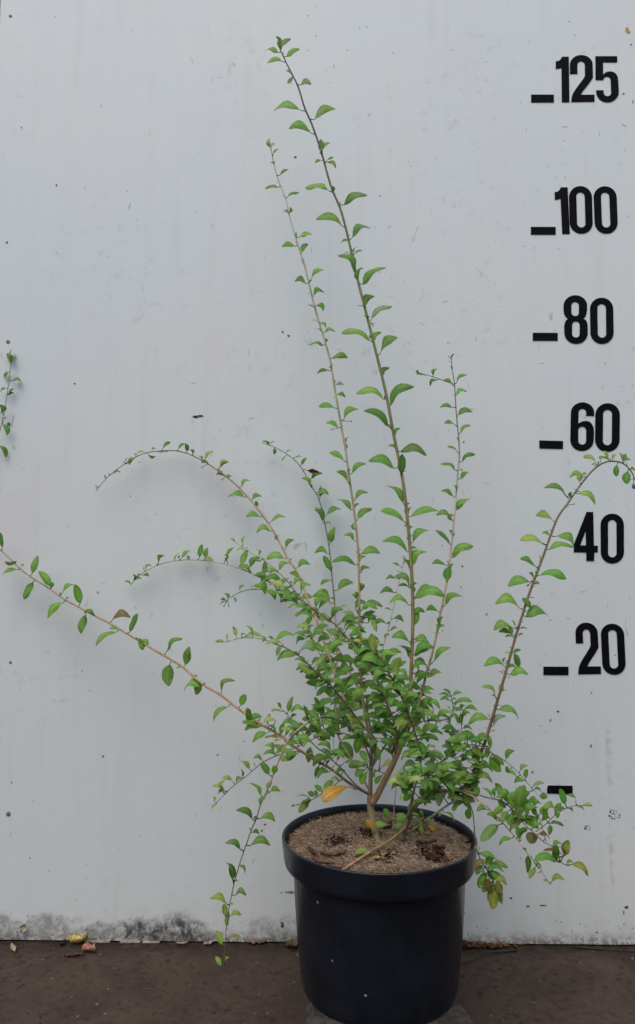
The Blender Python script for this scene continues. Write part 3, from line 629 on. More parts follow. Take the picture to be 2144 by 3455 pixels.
branch('Sb', "7:503,1492 620,1415 720,1350 800,1308 900,1235 945,1190", (-.345, -.31, -.275), (5.2, 4.6, 5.2), ((0.30, 0.20, 0.12), (0.24, 0.155, 0.09), (0.15, 0.115, 0.07)))
branch('T1', "7:1245,260 1262,330 1268,400 1235,460 1100,465 1010,480", (-.20, -.23), (1.1, 2.2), (DOL, GRY))
branch('T4', "8:320,460 318,560 250,500 215,470", (-.20, -.21), (1.0, 1.6), (DOL, GRY))
branch('T5', "8:270,640 285,750 300,860 330,940", (-.24, -.27), (1.0, 1.8), (DOL, GRY))
branch('T6', "7:860,1050 7:945,905 1000,860 1100,840 1180,860 1250,945", (-.37, -.33, -.29), (1.0, 2.6), (OLV, BRN))
BR.pop('T6'); branch('T6', "7:945,905 1000,860 1090,835 1180,860 1250,945", (-.37, -.33, -.29), (1.0, 2.2, 3.0), ((0.3, 0.35, 0.12), BRN, BRN))
branch('T7', "7:560,760 640,775 700,785 800,825 850,830", (-.29, -.26), (1.0, 1.6), (GRY, GRY))
tr = branch('trunk', "7:706,975 704,1030 712,1100 728,1180 750,1260 772,1345 790,1400", (-.245, -.25, -.262), (10, 12, 12, 13, 17), ((0.24, 0.185, 0.11), (0.23, 0.18, 0.11), (0.17, 0.13, 0.085)))

# ---- leaves measured one by one
leaves('A', '2', "445,240,283,195,.3 485,325,315,325,.28 440,195,545,72,.22 485,285,630,210,.3 425,170,400,75,.35,d 575,470,520,540,.5,op 560,460,505,415,.35,p 630,565,752,572,.45,p 688,820,390,820,.32 765,930,993,832,.33 770,1060,545,1038,.38 860,1255,950,1160,.45,p 855,1250,860,1135,.5,op 880,1330,797,1357,.3 905,1360,988,1298,.2 910,1350,1007,1398,.35 960,1640,710,1600,.35 1055,1800,1308,1722,.35 1080,2000,822,1965,.3 1150,2135,1348,2045,.42 1160,2290,1098,2272,.25 1190,2290,1275,2262,.25 1195,2280,1220,2210,.3,p 1045,1790,1045,1760,.5,p 1140,2120,1125,2095,.5,p")
leaves('B', '2', "345,1210,335,1110,.3 340,1220,297,1170,.25 355,1190,382,1143,.25 365,1265,427,1213,.3 370,1300,350,1270,.4 385,1390,338,1345,.4 425,1490,525,1445,.35 440,1612,292,1607,.3 500,1715,628,1660,.3 535,1880,465,1850,.4,p 535,1880,540,1815,.5,p 615,2120,763,2095,.33 612,2110,610,2060,.3 615,2210,468,2218,.38 655,2290,718,2190,.38")
leaves('B', '3', "190,340,103,330,.5 205,325,298,247,.3 232,425,308,400,.5 215,415,187,412,.25 245,500,305,540,.45 240,515,198,492,.2 265,615,222,604,.2 275,615,322,658,.35 300,690,262,672,.25 303,697,387,687,.35 312,790,204,793,.25 355,880,477,880,.33 352,878,352,855,.3 357,968,263,990,.3 357,965,375,930,.3 395,1080,455,1080,.45,p 390,1075,395,1045,.3 398,1145,463,1162,.45 400,1243,280,1238,.35 455,1328,557,1258,.38 430,1395,335,1357,.35 470,1500,482,1458,.3 470,1560,450,1490,.4,p 470,1640,355,1572,.35 512,1725,610,1655,.33")
leaves('A', '3', "545,270,422,152,.38 548,250,597,235,.3 585,352,747,240,.25 575,415,557,403,.3 605,505,675,440,.55 605,505,557,503,.2 650,600,800,508,.25,p 648,580,603,575,.2 658,757,450,717,.28 705,862,827,745,.35 650,740,650,712,.4 735,1020,710,960,.4,p 740,1020,783,955,.55,p 755,1185,558,1148,.33 787,1235,948,1103,.36 750,1178,748,1150,.4 787,1382,613,1275,.33 822,1465,800,1400,.45,p 830,1440,865,1395,.4 857,1562,1047,1590,.34 830,1690,645,1640,.33 872,1728,882,1593,.5,o 870,1728,905,1710,.5,p")
leaves('C', '3', "1240,890,1257,852,.3 1238,890,1213,862,.3 1235,915,1218,905,.4 1245,970,1228,940,.5 1265,1070,1357,1003,.3 1255,1080,1180,1050,.35 1265,1155,1350,1125,.4 1265,1160,1248,1155,.3 1262,1243,1162,1240,.35 1285,1295,1396,1275,.38 1275,1365,1190,1360,.35 1298,1435,1375,1375,.33 1290,1490,1272,1462,.4 1290,1565,1212,1530,.3 1303,1645,1403,1590,.35 1283,1705,1163,1663,.35")
leaves('C2', '3', "1050,1005,985,1000,.25 1000,1000,1002,962,.5 995,990,978,970,.3 1103,1015,1130,965,.4 1145,1035,1090,1080,.4")
leaves('C', '5', "303,448,385,393,.3 278,565,187,520,.35 285,530,265,483,.4 290,655,381,575,.35 247,693,153,685,.4 262,735,255,677,.45 245,895,145,795,.25 258,855,240,790,.45 255,985,390,908,.35 220,1033,121,1018,.3 240,1070,265,1020,.3 222,1140,235,1045,.6,o 195,1235,8,1262,.42 205,1305,318,1248,.4 170,1345,82,1340,.45 165,1450,190,1385,.5 150,1490,200,1445,.55 155,1495,178,1493,.2 150,1497,125,1495,.2 115,1705,232,1597,.25 120,1592,5,1650,.35 98,1580,0,1540,.4 85,1720,0,1690,.4 100,1800,187,1775,.4 120,1775,15,1829,.35")
leaves('D', '5', "1255,340,1165,285,.35,y 1245,340,1215,345,.4,y 1270,310,1290,285,.5,y 1340,310,1265,250,.35,y 1340,310,1285,295,.4,y 1350,305,1385,275,.45,y 1430,320,1392,265,.45,y 1425,320,1445,270,.7,o 1432,320,1477,308,.35 1385,340,1382,418,.45,o 1460,375,1450,468,.6,o 1465,380,1505,385,.6 1130,460,1135,400,.6,oy 1175,430,1073,425,.4 1150,410,1178,405,.5 1040,555,902,497,.33 1100,530,1237,608,.36,y 970,735,831,695,.38,y 905,890,722,860,.33,y 960,830,1082,905,.42 915,925,1083,905,.3 845,1045,722,990,.38 855,1010,855,963,.35,p 850,1098,1012,1125,.38 810,1140,652,1172,.4 810,1160,863,1165,.5,p 740,1325,565,1298,.42 800,1325,742,1258,.45,o 790,1255,820,1255,.3 752,1385,918,1382,.42 700,1460,542,1475,.38 690,1450,660,1410,.4 715,1465,763,1465,.3 675,1520,582,1485,.35 670,1515,622,1520,.3 705,1520,750,1502,.3 670,1510,640,1450,.45,o 665,1640,622,1635,.25 675,1635,730,1612,.3 620,1722,480,1715,.45 720,1735,690,1640,.55,o 610,1700,620,1665,.4 635,1780,767,1775,.45 610,1775,578,1760,.3 640,1800,658,1795,.3")
leaves('D', '8', "565,315,463,238,.4 585,290,600,220,.5,o 600,265,627,265,.25 560,310,527,300,.3 570,390,710,455,.4 515,460,382,503,.4 530,515,617,440,.35,p 520,545,552,545,.3 500,525,483,518,.3 515,450,500,430,.4 425,610,480,560,.55,o 520,665,505,580,.45,o 465,625,258,630,.28 390,645,440,698,.65,om 500,640,495,720,.5,o 415,860,525,888,.38 400,960,430,890,.5,o 430,830,480,750,.3,y 455,760,500,700,.35,y")
leaves('E', '6', "15,260,8,168,.4,o 95,325,37,330,-.35,p 110,368,12,408,.28 183,398,215,300,.4,o 195,430,140,535,.4,o 290,470,228,385,.4,o 345,512,413,462,.35 375,548,275,642,.33 458,570,428,463,.4,o 490,612,458,730,.4,o 545,630,480,615,.35 620,665,735,645,.42,r 735,730,783,625,.4,o 675,717,557,800,.33 790,760,810,825,.55,o 850,815,795,775,.35 930,852,1035,767,.27 1048,930,1072,815,.5,o 965,905,948,1028,.55,o 1140,1035,1045,1065,.45 1120,990,1117,1080,.5,o 1245,1072,1325,1003,.38 1305,1140,1218,1222,.42 1365,1145,1390,1082,.6,o 1410,1230,1410,1165,.6,o 1490,1260,1393,1280,.42 1385,1180,1420,1170,.5")
leaves('E', '9', "690,485,565,558,.4 760,515,790,425,.5,o 770,525,655,528,.25,m 800,520,886,460,.4 740,500,680,440,.35 770,545,728,560,.4,Y 800,560,850,600,.5 820,570,740,640,.45,o 900,620,820,700,.45,o")
leaves('E', '1', "70,240,40,172,.25 72,235,70,155,.35 75,235,88,170,.3 65,290,25,332,.35 75,350,132,352,.38 45,395,5,420,.5 50,440,88,400,.3 50,445,85,425,.5 18,620,52,692,.3 0,760,33,833,.3 10,560,0,505,.6 -20,500,-60,540,.4")
leaves('F', '1', "620,1040,607,1015,.3 625,1040,640,1020,.3 675,975,662,950,.35 700,955,690,940,.4 720,940,768,935,.35 798,878,783,862,.3 800,870,818,838,.3 805,880,862,850,.5 850,850,830,885,.4 870,815,920,800,.3,y 865,830,855,812,.4 940,820,990,830,-.35 965,800,995,785,.6 1030,795,1087,745,.25 1015,810,1070,800,.3,y 1130,790,1185,755,.4 1195,808,1190,752,.5,o 1235,820,1215,790,.5 1225,815,1243,805,.4 1295,860,1363,805,.35,y 1285,875,1328,878,.45 1395,905,1455,868,.4 1435,955,1383,948,.5 1440,970,1475,960,.6")
leaves('F', '4', "70,340,132,300,.38 110,385,60,378,.45 130,405,125,380,.5 213,462,270,418,.45 240,525,133,523,.33 280,545,343,520,.5 320,590,310,550,.6,o 345,655,253,652,.38 390,688,497,653,.38 410,745,320,748,.45 430,795,418,755,.5 440,790,455,770,.4 495,855,553,798,.38 505,915,384,915,.4 565,975,650,955,.5 540,940,465,985,.4 590,1050,530,1010,.5 605,1060,560,1040,.5")
leaves('G', '6', "750,455,706,440,.35 760,440,757,400,.4 770,430,803,425,.4 775,420,800,400,.5 800,405,845,410,.4 820,375,858,350,.5,p 815,375,812,358,.3 895,340,933,297,.5 890,350,888,335,.4 985,325,1020,278,.35 1020,315,1077,268,.35 1060,290,1068,315,.4 1130,315,1145,233,.4,o 1163,308,1172,250,.55,op 1140,318,1210,330,.3 1285,300,1335,247,.32 1290,335,1300,300,.6 1290,310,1270,290,.5")
leaves('G', '4', "285,1005,203,970,.4 215,960,248,870,.45,o 360,1030,370,940,.45,o 330,1100,410,1040,.35,p 395,1015,450,1000,.4 460,1100,520,1045,.35,p 480,1060,365,1050,.35")
leaves('L', '4', "400,195,352,175,.4 390,190,388,168,.4 400,190,428,168,.3 430,205,427,250,.6,o 500,240,535,230,.4 505,255,480,295,.25 550,270,600,268,.2 595,325,630,275,.38,o 610,360,628,350,.5,p 660,410,730,372,.35 665,460,608,408,.38 690,495,770,508,.4 735,500,730,450,.35 712,540,745,498,.35 745,645,847,602,.3 745,688,690,605,.42 725,610,690,590,.2 725,605,730,580,.3 725,605,742,603,.3 780,830,812,720,.5,o 785,790,782,750,.4 770,890,688,880,.45 785,1000,745,903,.4,o 790,1050,728,1083,.38 818,1125,928,1072,.42 800,1205,675,1165,.48")
leaves('B', '4', "905,435,828,367,.33 918,455,915,410,.35 932,548,1020,497,.38 920,612,828,535,.3 955,668,1048,600,.35 940,735,935,690,.4,p 945,735,907,708,.3 945,805,873,770,.45 975,885,1093,878,.42 978,1010,1030,975,.45 975,1130,965,1070,.5 960,1180,920,1145,.4 960,1175,937,1130,.4 985,1240,1112,1225,.35 985,1340,1015,1290,.4,p 955,1325,865,1320,.45 980,1385,1015,1390,.4 955,958,805,940,.3")
leaves('A', '4', "1255,570,1150,455,.27 1290,650,1468,608,.28 1260,680,1112,617,.3 1285,745,1255,705,.5 1290,730,1313,715,.5 1308,815,1408,740,.33 1283,878,1125,812,.33 1313,960,1392,875,.45 1297,1000,1255,925,.45 1325,1170,1495,1145,.4 1290,1100,1200,1030,.4 1297,1105,1225,1085,.35 1290,1215,1165,1200,.42 1310,1265,1385,1255,.45 1325,1340,1345,1260,.5,o 1295,1455,1180,1417,.4 1320,1450,1413,1457,.4 1320,1530,1438,1480,.42 1290,1550,1237,1480,.38 1300,1620,1400,1600,.4 1350,1640,1310,1590,.4 1310,1690,1395,1650,.4 1290,1670,1210,1640,.4")
leaves('M', '4', "1255,960,1245,900,.3,y 1240,970,1182,950,.25 1230,1000,1210,1000,.4,p 1215,1040,1143,1050,.35 1195,1133,1108,1140,.4 1175,1245,1130,1235,.4 1185,1300,1250,1320,.45 1155,1330,1065,1340,.4 1160,1380,1217,1362,.4 1130,1440,1160,1400,.5 1120,1475,1010,1450,.4 1110,1560,1190,1500,.4")
leaves('H', '4', "180,815,145,790,.35,y 225,830,245,778,.35,y 255,860,190,863,.3,y 260,860,245,845,.4,y 330,900,315,860,.5,y 340,935,265,930,.3,y 270,975,330,910,.4 500,1115,397,1085,.35,y 510,1150,430,1140,.3 575,1180,483,1175,.3 590,1140,660,1090,.5 540,1090,610,1055,.5 630,1230,572,1225,.4 715,1270,640,1250,.4 680,1290,570,1290,.5 370,935,350,915,.4,y 450,1000,380,990,.4 700,1240,790,1200,.4 780,1300,860,1240,.5 690,1230,750,1170,.45")
leaves('I', '4', "130,1180,110,1140,.5 125,1185,85,1180,.5 120,1190,88,1210,.3 165,1155,180,1195,.25 205,1130,235,1090,.4 280,1110,295,1095,.5 300,1110,360,1100,.3,y")
leaves('J', '4', "120,1450,53,1447,.28,m 125,1440,140,1393,.35,y 190,1420,165,1352,.4,oy 215,1420,240,1395,.5,y 225,1415,340,1410,.25,y 290,1390,250,1345,.3,y 290,1392,295,1355,.4,y 355,1450,345,1410,.5,y 430,1435,553,1412,.33 490,1465,383,1462,.3,y 440,1540,470,1470,.4,oy 585,1525,450,1560,.42 590,1500,680,1500,.5,p 640,1590,560,1560,.4 690,1640,595,1640,.38")
leaves('J2', '4', "640,1415,555,1395,.3 640,1380,680,1345,.4 660,1430,740,1370,.45 620,1370,600,1350,.3,y 700,1480,630,1450,.4 720,1530,790,1480,.4")
leaves('N', '9', "785,650,790,705,.8,oy 725,808,725,740,.8,o 695,820,625,720,.45,o 635,970,540,880,.35 690,930,760,925,.55 660,920,700,860,.5,o 650,990,690,940,.5 610,1045,650,980,.5 575,1150,450,1065,.35 600,1130,723,1150,.45 550,1235,605,1250,.65 550,1230,533,1205,.3 485,1370,365,1312,.4 525,1335,680,1340,.38 415,1610,395,1480,.42,o 455,1470,503,1535,.4 415,1600,370,1470,.2 415,1710,510,1700,.55 380,1775,255,1725,.35,y 385,1860,470,1862,.42,y 350,1860,345,1780,.55,oy 365,1960,375,1835,.4,oy 335,2080,287,1985,.45,oy 330,2240,285,2170,.45,oy 355,2210,385,2170,.5,m 365,2030,470,2028,.25,m")
leaves('O', '9', "640,700,568,685,.5 750,650,645,650,.4 720,640,655,590,.5 550,775,478,712,.4 575,745,570,720,.35 490,830,470,765,.4 495,825,440,870,.5 425,865,345,825,.42,y 365,935,265,890,.35,y 335,935,350,845,.35,y 365,925,305,950,.4 275,1010,262,970,.5,y 300,1015,262,1085,.35,y")
leaves('P', '9', "820,355,857,230,.38,o 775,315,752,265,.45,o 790,335,700,330,.22 840,390,886,360,.5 830,385,810,370,.3")
leaves('Qa', '7', "300,1010,220,1085,.5,o 290,985,195,995,.2 335,985,285,950,.6,o 390,955,330,910,.5,o 380,950,450,880,.5,o 215,1043,172,1045,.2 300,1010,240,1020,.4,o 345,990,330,940,.5,o")
leaves('U', '8', "505,1080,425,1085,.5 580,1180,455,1280,.42,o 580,1165,503,1115,.45 665,1275,580,1315,.35 722,1300,700,1200,.45,o 725,1300,760,1210,.4 775,1375,778,1505,.4,o 875,1500,820,1430,.45,o 830,1465,785,1545,.35,oy 930,1585,880,1560,.3,y 925,1575,1015,1555,.42,y 650,1225,740,1120,.5,oy 770,1370,740,1350,.6")
leaves('V', '8', "615,745,685,683,.4 520,690,610,775,.4,o 510,720,590,820,.6,o 640,830,625,785,.7,o 700,855,640,830,.4 665,800,660,780,.4 715,820,768,778,.4,p 760,875,765,805,.5,o 800,925,880,895,.3,p 850,985,910,995,.8,o 760,880,690,900,.5 800,950,720,1000,.5,o 810,940,870,960,.4")
leaves('Wb', '8', "545,1010,470,940,.25 550,1000,560,930,.5 640,1030,560,960,.5 700,1080,640,1000,.5,o 600,1020,590,1100,.5,o 680,1060,760,980,.6,o 640,1090,600,1160,.6,o 700,1110,780,1080,.5 740,1150,690,1080,.5,o 830,1230,790,1310,.95,or 840,1240,922,1285,.38,r 750,1120,850,1210,.45,o 700,1100,740,920,.5,o 680,1090,640,1180,.5,o 640,1030,560,1000,.5 750,1100,700,1040,.6,o 760,1130,830,1060,.5 1000,1440,820,1410,.3 985,1440,890,1370,.45,r 1030,1400,1050,1295,.55,om 1010,1430,1000,1340,.4,r 1075,1450,1182,1520,.36,m 1035,1455,1085,1440,.6 990,1340,940,1330,.5 975,1440,960,1330,.55,o 940,1340,1000,1310,.6 640,1020,650,960,.4")
leaves('X', '8', "1115,1045,1045,980,.4 1035,1050,1000,940,.5,o 1160,1050,1155,1020,.3 1150,1050,1225,1060,.28,y 1115,1060,1157,1080,.35 1050,1065,1075,1110,.5 990,1090,975,1135,.6,o 915,1170,1017,1190,.28,d 930,1180,925,1250,.6,o 970,1100,885,1060,.55 960,1110,1000,1040,.5,o 900,1150,880,1080,.6,o 1040,1070,1000,1100,.5")
leaves('W2', '8', "840,1130,800,1060,.6,o 850,1120,910,1060,.6,o 780,1050,820,990,.5,o 745,1030,700,980,.6,o 845,1110,820,1180,.5,o 770,1050,770,1110,.5,om 800,1060,870,1050,.6 760,1030,690,1050,.5 860,1160,930,1140,.4")
leaves('Yh', '8', "440,1370,550,1410,.35 480,1420,415,1480,.4,r 500,1480,635,1480,.38 520,1500,595,1460,.4 490,1530,430,1500,.4 440,1620,445,1540,.55,o 490,1490,560,1560,.6,o 520,1650,480,1560,.5,or 560,1620,530,1750,.55,om 600,1660,560,1580,.6,om 430,1320,425,1355,.6,m 480,1470,540,1400,.5,o 460,1380,480,1440,.4 540,1560,500,1640,.6,o 550,1600,595,1690,.55,om")
leaves('Yh', '8', "480,1470,600,1500,.45 500,1500,450,1590,.5,o 530,1560,620,1590,.45,m 520,1540,470,1640,.5,o 550,1600,520,1720,.55,om 460,1440,540,1470,.5 470,1450,420,1520,.5,o 560,1640,600,1720,.5,om 510,1500,600,1560,.5,o")
leaves('Wb', '8', "620,1050,540,1110,.5,o 660,1070,700,1160,.55,o 700,1120,660,1200,.5,o 720,1140,800,1150,.45 600,1010,560,900,.45,o 640,1040,720,980,.5 780,1200,720,1250,.5,o 800,1220,870,1180,.45 560,1005,620,1060,.5,o 690,1090,780,1020,.6,o 730,1140,830,1180,.55,o")
leaves('Sa', '7', "1070,1130,1045,1075,.45,os 1055,1140,990,1155,.5,os 1085,1135,1130,1150,.45,os 1060,1150,1055,1235,.45,os 1065,1135,1065,1175,.6,o 960,1085,995,1030,.45,o 1200,1090,1278,1145,.35,s 1175,1080,1180,1115,.7,o 1310,1030,1260,1075,.45,os 1190,950,1170,1040,.5,o 1095,1175,1145,1215,.5,osY 960,1245,895,1255,-.45,y 1040,1110,990,1100,.4,o")
leaves('Sb', '7', "720,1350,600,1380,.28,m 725,1385,665,1445,.4,om 830,1300,850,1340,.6,om")
leaves('D', '7', "1390,1040,1370,1140,.5,os 1320,990,1385,1060,.5,o 1000,940,940,1010,.6,o 1090,900,1130,1000,.6,o 1040,920,1090,1010,.5,o 1150,930,1220,880,.4 1260,930,1330,870,.4 1085,1000,1078,1045,.5,oY 1290,960,1260,1010,.5,or 1180,870,1200,910,.4,Y 1350,840,1370,870,.6,oY 1380,900,1430,830,.4 1300,980,1410,1010,.5,o 1320,960,1390,930,.4 1350,880,1300,820,.5 1400,880,1500,860,.35 1450,920,1410,990,.5,o")
leaves('St', '7', "850,1150,800,1065,.5,os 850,1175,735,1175,.42,os 870,1140,950,1120,.8,o 860,1190,920,1180,.45 865,1200,900,1240,.5,o")
leaves('T6', '7', "935,910,830,890,.38,y 935,905,860,820,.38,y 950,905,935,790,.3,oy 950,900,1055,860,.35,y 945,905,990,850,.3,y 960,850,905,800,.4,p 1000,850,1000,790,.5,p 1080,835,1160,760,.5,o 1090,835,1190,830,.4 1060,840,1000,780,.45 1120,840,1200,790,.45 1000,860,960,940,.5,o 1180,860,1260,820,.4 1130,845,1080,770,.5 1200,880,1280,860,.4 1050,850,1080,930,.6,o 1100,850,1160,930,.5,o")
leaves('T7', '7', "690,765,640,670,.48,os 695,765,555,765,.42,os 775,750,745,645,.5,os 780,785,845,740,.4,oys 690,790,600,840,.5,os 695,795,640,895,.5,os 715,800,730,850,.5,o 800,825,735,890,.45,os 650,775,700,740,.4")
leaves('E', '7', "435,720,320,765,.4 440,810,348,855,.42 535,800,480,830,.5 300,640,280,750,.5,o 215,690,140,745,.5 440,670,355,630,.4 500,880,440,860,.4,y 500,705,480,730,.6,oY")
leaves('L', '7', "490,610,580,715,.6,o 500,600,590,590,.4 505,520,575,440,.5,o")
leaves('T2', '7', "650,560,610,680,.5,o 640,580,560,540,.4 680,640,720,560,.4")
leaves('T1', '7', "1250,300,1205,255,.35 1255,300,1330,280,.35 1255,305,1180,290,.35 1258,330,1185,330,.4 1265,350,1390,335,.35 1270,370,1320,340,.4 1265,400,1300,380,.4 1240,440,1190,440,.5 1235,455,1300,430,.4 1250,400,1225,370,.4 1270,400,1340,400,.4 1255,330,1290,320,.4")
leaves('T4', '8', "320,500,280,440,.5,o 320,500,360,430,.5,y 330,400,420,395,.35 310,400,350,370,.5 290,540,190,530,.4 300,560,240,570,.4 320,520,390,530,.4 250,500,200,440,.5 320,480,310,430,.4 300,550,330,600,.4 320,430,380,420,.4,y 280,530,250,580,.5,o")
leaves('T5', '8', "275,680,190,650,.4 285,670,375,645,.4 285,690,365,685,.5 290,720,350,745,.5 285,660,310,610,.4 290,740,230,720,.4 300,860,370,800,.35 300,850,250,790,.4 330,880,390,850,.3 310,830,280,770,.3")

# mass of leaves in the heart of the shrub, on the stems that pass there
rm = random.Random(21); cand = 'A B C F G H J J2 K L M N O P T1 T2 T3 T4 T5 T6 V D Tk Wb Sa E I'.split()
def mass(x0, y0, x1, y1, n, near, test=None, size=(68, 122), fl=''):
    placed = []; tries = 0
    while len(placed) < n and tries < n * 30:
        tries += 1; x, y = rm.uniform(x0, x1), rm.uniform(y0, y1)
        if test and not test(x, y): continue
        if any((x - a) ** 2 + (y - b) ** 2 < 22 ** 2 for a, b in placed): continue
        u, v = px('7', x, y); b, i, d = nearest(u, v, near)
        if d > 42: continue
        if rm.random() < d / 60: continue
        placed.append((x, y)); s = rm.choice((-1, 1)); L = rm.uniform(*size); an = rm.gauss(-.05, .45)
        ow = rm.random(); f = fl + ('o' if ow < .27 else '') + ('y' if rm.random() < .06 else '')
        if ow < .27: an = rm.uniform(-1.4, 1.4)
        leaves(b.name, '7', f"{x:.0f},{y:.0f},{x + s * L * math.cos(an):.0f},{y - L * math.sin(an):.0f},{rm.uniform(.32, .48):.2f},{f}")
mass(230, 0, 900, 560, 175, 'B F G H J J2 L M K T2 T3 N P'.split(), lambda x, y: x > 300 - y * .1 and not (y < 90 and 330 < x < 400) and x + y * .1 > 260)
mass(-60, 380, 320, 700, 16, 'N O P E'.split())
mass(520, 330, 900, 640, 30, 'B F G H J M T2 T3 Tk'.split())
mass(850, 250, 1180, 720, 62, 'A C K H T1'.split())
mass(900, 560, 1480, 960, 80, 'K D V T1 T4 T5 T6 Sa'.split(), lambda x, y: y > 560 + (x - 1150) * .1)
mass(940, 830, 1420, 1060, 22, 'T6 D Sa T5'.split(), lambda x, y: y < 1060 and (x > 1000 or y < 960))
mass(250, 440, 560, 800, 16, 'O P N L E'.split())
mass(600, -440, 900, 20, 26, 'H G F L B'.split(), lambda x, y: x < 900 - (-y) * .9 + 40 and x > 560 - y * -.2)
mass(240, -280, 560, 20, 14, 'G F H J2'.split())
mass(-60, -560, 420, -200, 22, 'H G I F'.split(), lambda x, y: abs((y + 560) - (x + 140) * .78) < 90, (60, 95))

def auto(name, t0, t1, step_px, size=(42, 58)):      # alternate leaves along a stem
    b = BR[name]; acc = 0; s = 1
    for i in range(1, len(b.px)):
        if not (t0 <= b.t[i] <= t1): continue
        acc += math.hypot(b.px[i][0] - b.px[i - 1][0], b.px[i][1] - b.px[i - 1][1])
        if acc > step_px:
            acc = 0; s = -s; u, v = b.px[i]; L = rm.uniform(*size); an = rm.gauss(.25, .3)
            leaves(name, '0', f"{u:.0f},{v:.0f},{u + s * L * math.cos(an):.0f},{v - L * math.sin(an):.0f},{rm.uniform(.34, .45):.2f}")
auto('K', .05, .55, 26); auto('H', .45, .8, 30)

leaves('K', '4', "985,1460,975,1375,.3,oy 1000,1470,930,1440,.4,y 1065,1530,1050,1400,.5,oy 1075,1530,1100,1450,.4,y 1030,1490,1090,1440,.4,y 1100,1600,985,1560,.42 1170,1650,1225,1550,.45,oy 1130,1600,1210,1530,.4")
leaves('K', '7', "780,75,650,62,.5 835,190,720,205,.4 860,180,905,45,.4,oy 900,200,850,140,.4,y 940,250,890,190,.4 960,400,1080,480,.4 985,470,870,520,.4,y")
bud('B', '3', 440, 1335, 510, 1342); bud('B', '3', 435, 1395, 367, 1403); bud('D', '5', 1040, 625, 1092, 611); bud('D', '5', 805, 1140, 776, 1168, 3); bud('C', '5', 292, 645, 320, 618)
bud('F', '1', 1320, 883, 1290, 900); bud('F', '1', 1440, 955, 1416, 980); bud('I', '4', 130, 1182, 107, 1218); bud('I', '4', 130, 1182, 137, 1220); bud('D', '5', 1040, 560, 1030, 545, 2.6); bud('D', '5', 900, 888, 876, 880, 2.4)
bud('D', '5', 1500, 410, 1502, 490, 6)
# thorns on the woody twigs
for nm in ('T1', 'D', 'H', 'J', 'K', 'Wb', 'U'):
    b = BR[nm]
    for i in range(6, len(b.pts) - 6, 7):
        rg = random.Random(i * 7 + len(nm)); d = Vector((rg.uniform(-1, 1), rg.uniform(-.5, .2), rg.uniform(-.4, 1))).normalized()
        A = b.pts[i]; tube(b.mb, [A, A + d * .004, A + d * rg.uniform(.006, .009)], [.0006, .0004, .0001], [(0.08, 0.06, 0.045)] * 3, 5)

shrub = thing('shrub', BR['trunk'].pts[-2], 'green arching shrub with long thin leafy stems growing in the black pot', 'shrub')
for nm, b in BR.items():
    o = b.mb.build('trunk' if nm == 'trunk' else 'branch', M_BARK, shrub)
    if b.leaf.v: b.leaf.build('foliage', M_LEAF, o)
# the long ochre leaf hanging over the pot edge
mb = MB(); S0 = P(*px('7', 640, 930), -.27); B0 = P(*px('7', 560, 914), -.30); T = P(*px('7', 376, 1018), -.33)
leaf(mb, S0, B0, T, .34, 'osY', 902); mb.build('leaf', M_LEAF, shrub, label='long drooping ochre yellow leaf')
mb = MB(); leaf(mb, P(*px('7', 738, 1235), -.266), P(*px('7', 735, 1220), -.271), P(*px('7', 676, 1142), -.276), .42, 'osY', 905); mb.build('leaf', M_LEAF, shrub, label='small yellow leaf at the foot of the trunk')
mb = MB(); b, i, _ = nearest(*px('9', 672, 448), ['E']); leaf(mb, b.pts[i], b.pts[i] + Vector((0, -.002, .004)), P(*px('9', 690, 350), b.pts[i].y), .22, 'b', 77); mb.build('leaf', M_LEAF, shrub, label='shrivelled brown leaf on the long left stem')

# ------------------------------------------------------------------ litter
def crumple(name, centre, L, w, ang, col, label, seed, parent=None, tilt=.3, cat='dry leaf', group=None, up=Vector((0, 0, 1)), curl=.35):
    rg = random.Random(seed); mb = MB(); ax = Vector((math.cos(ang), math.sin(ang), 0)); sd_ = Vector((-math.sin(ang), math.cos(ang), 0))
    if up.y < -.5: ax = Vector((math.cos(ang), 0, math.sin(ang))); sd_ = Vector((-math.sin(ang), 0, math.cos(ang)))
    n = 10; vs = []; cc = []; uv = []
    for i in range(n + 1):
        t = i / n; wd = w * (math.sin(math.pi * min(1, t * .97 + .02)) ** .8) * rg.uniform(.6, 1.15); tw = rg.uniform(-.25, .25)
        for k in (-1, -.5, 0, .5, 1):
            z = curl * (.45 * w * k * k + .5 * L * (t - .5) ** 2) + abs(tw * k) * w + rg.uniform(0, .10) * w + .0006
            vs.append(centre + ax * (t - .5) * L + sd_ * (k * wd * .5) + up * z + sd_ * rg.uniform(-.03, .03) * w); cc.append(tuple(c * rg.uniform(.7, 1.2) for c in col)); uv.append((k, t))
    fs = [(i * 5 + k, i * 5 + k + 1, i * 5 + k + 6, i * 5 + k + 5) for i in range(n) for k in range(4)]
    mb.add(vs, fs, cc, uv)
    o = mb.build(name, M_DRY, None, label=label, category=cat)
    if group: o['group'] = group
    m = o.modifiers.new('thick', 'SOLIDIFY'); m.thickness = .0004
    return o
td = NT('dry_leaf', .75, .3); td.base(td.mix(td.ramp(td.noise(220, 4, .7), .4, .65, 0, .6), td.attr(), td.mix(1.0, td.attr(), (.45, .4, .38), 'MULTIPLY'))); td.bump(td.noise(260, 4), .002); M_DRY = td.m
def g(reg, x, y): return G(*px(reg, x, y))
crumple('fallen_leaf', g('e', 362, 392), .030, .022, .3, (0.62, 0.50, 0.16), 'pale yellow curled leaf on the ground against the wall, left', 1, curl=.9)
crumple('fallen_leaf', g('e', 398, 388), .020, .012, -.6, (0.16, 0.22, 0.08), 'small green leaf lying between the yellow leaf and the pink one', 2, curl=.5)
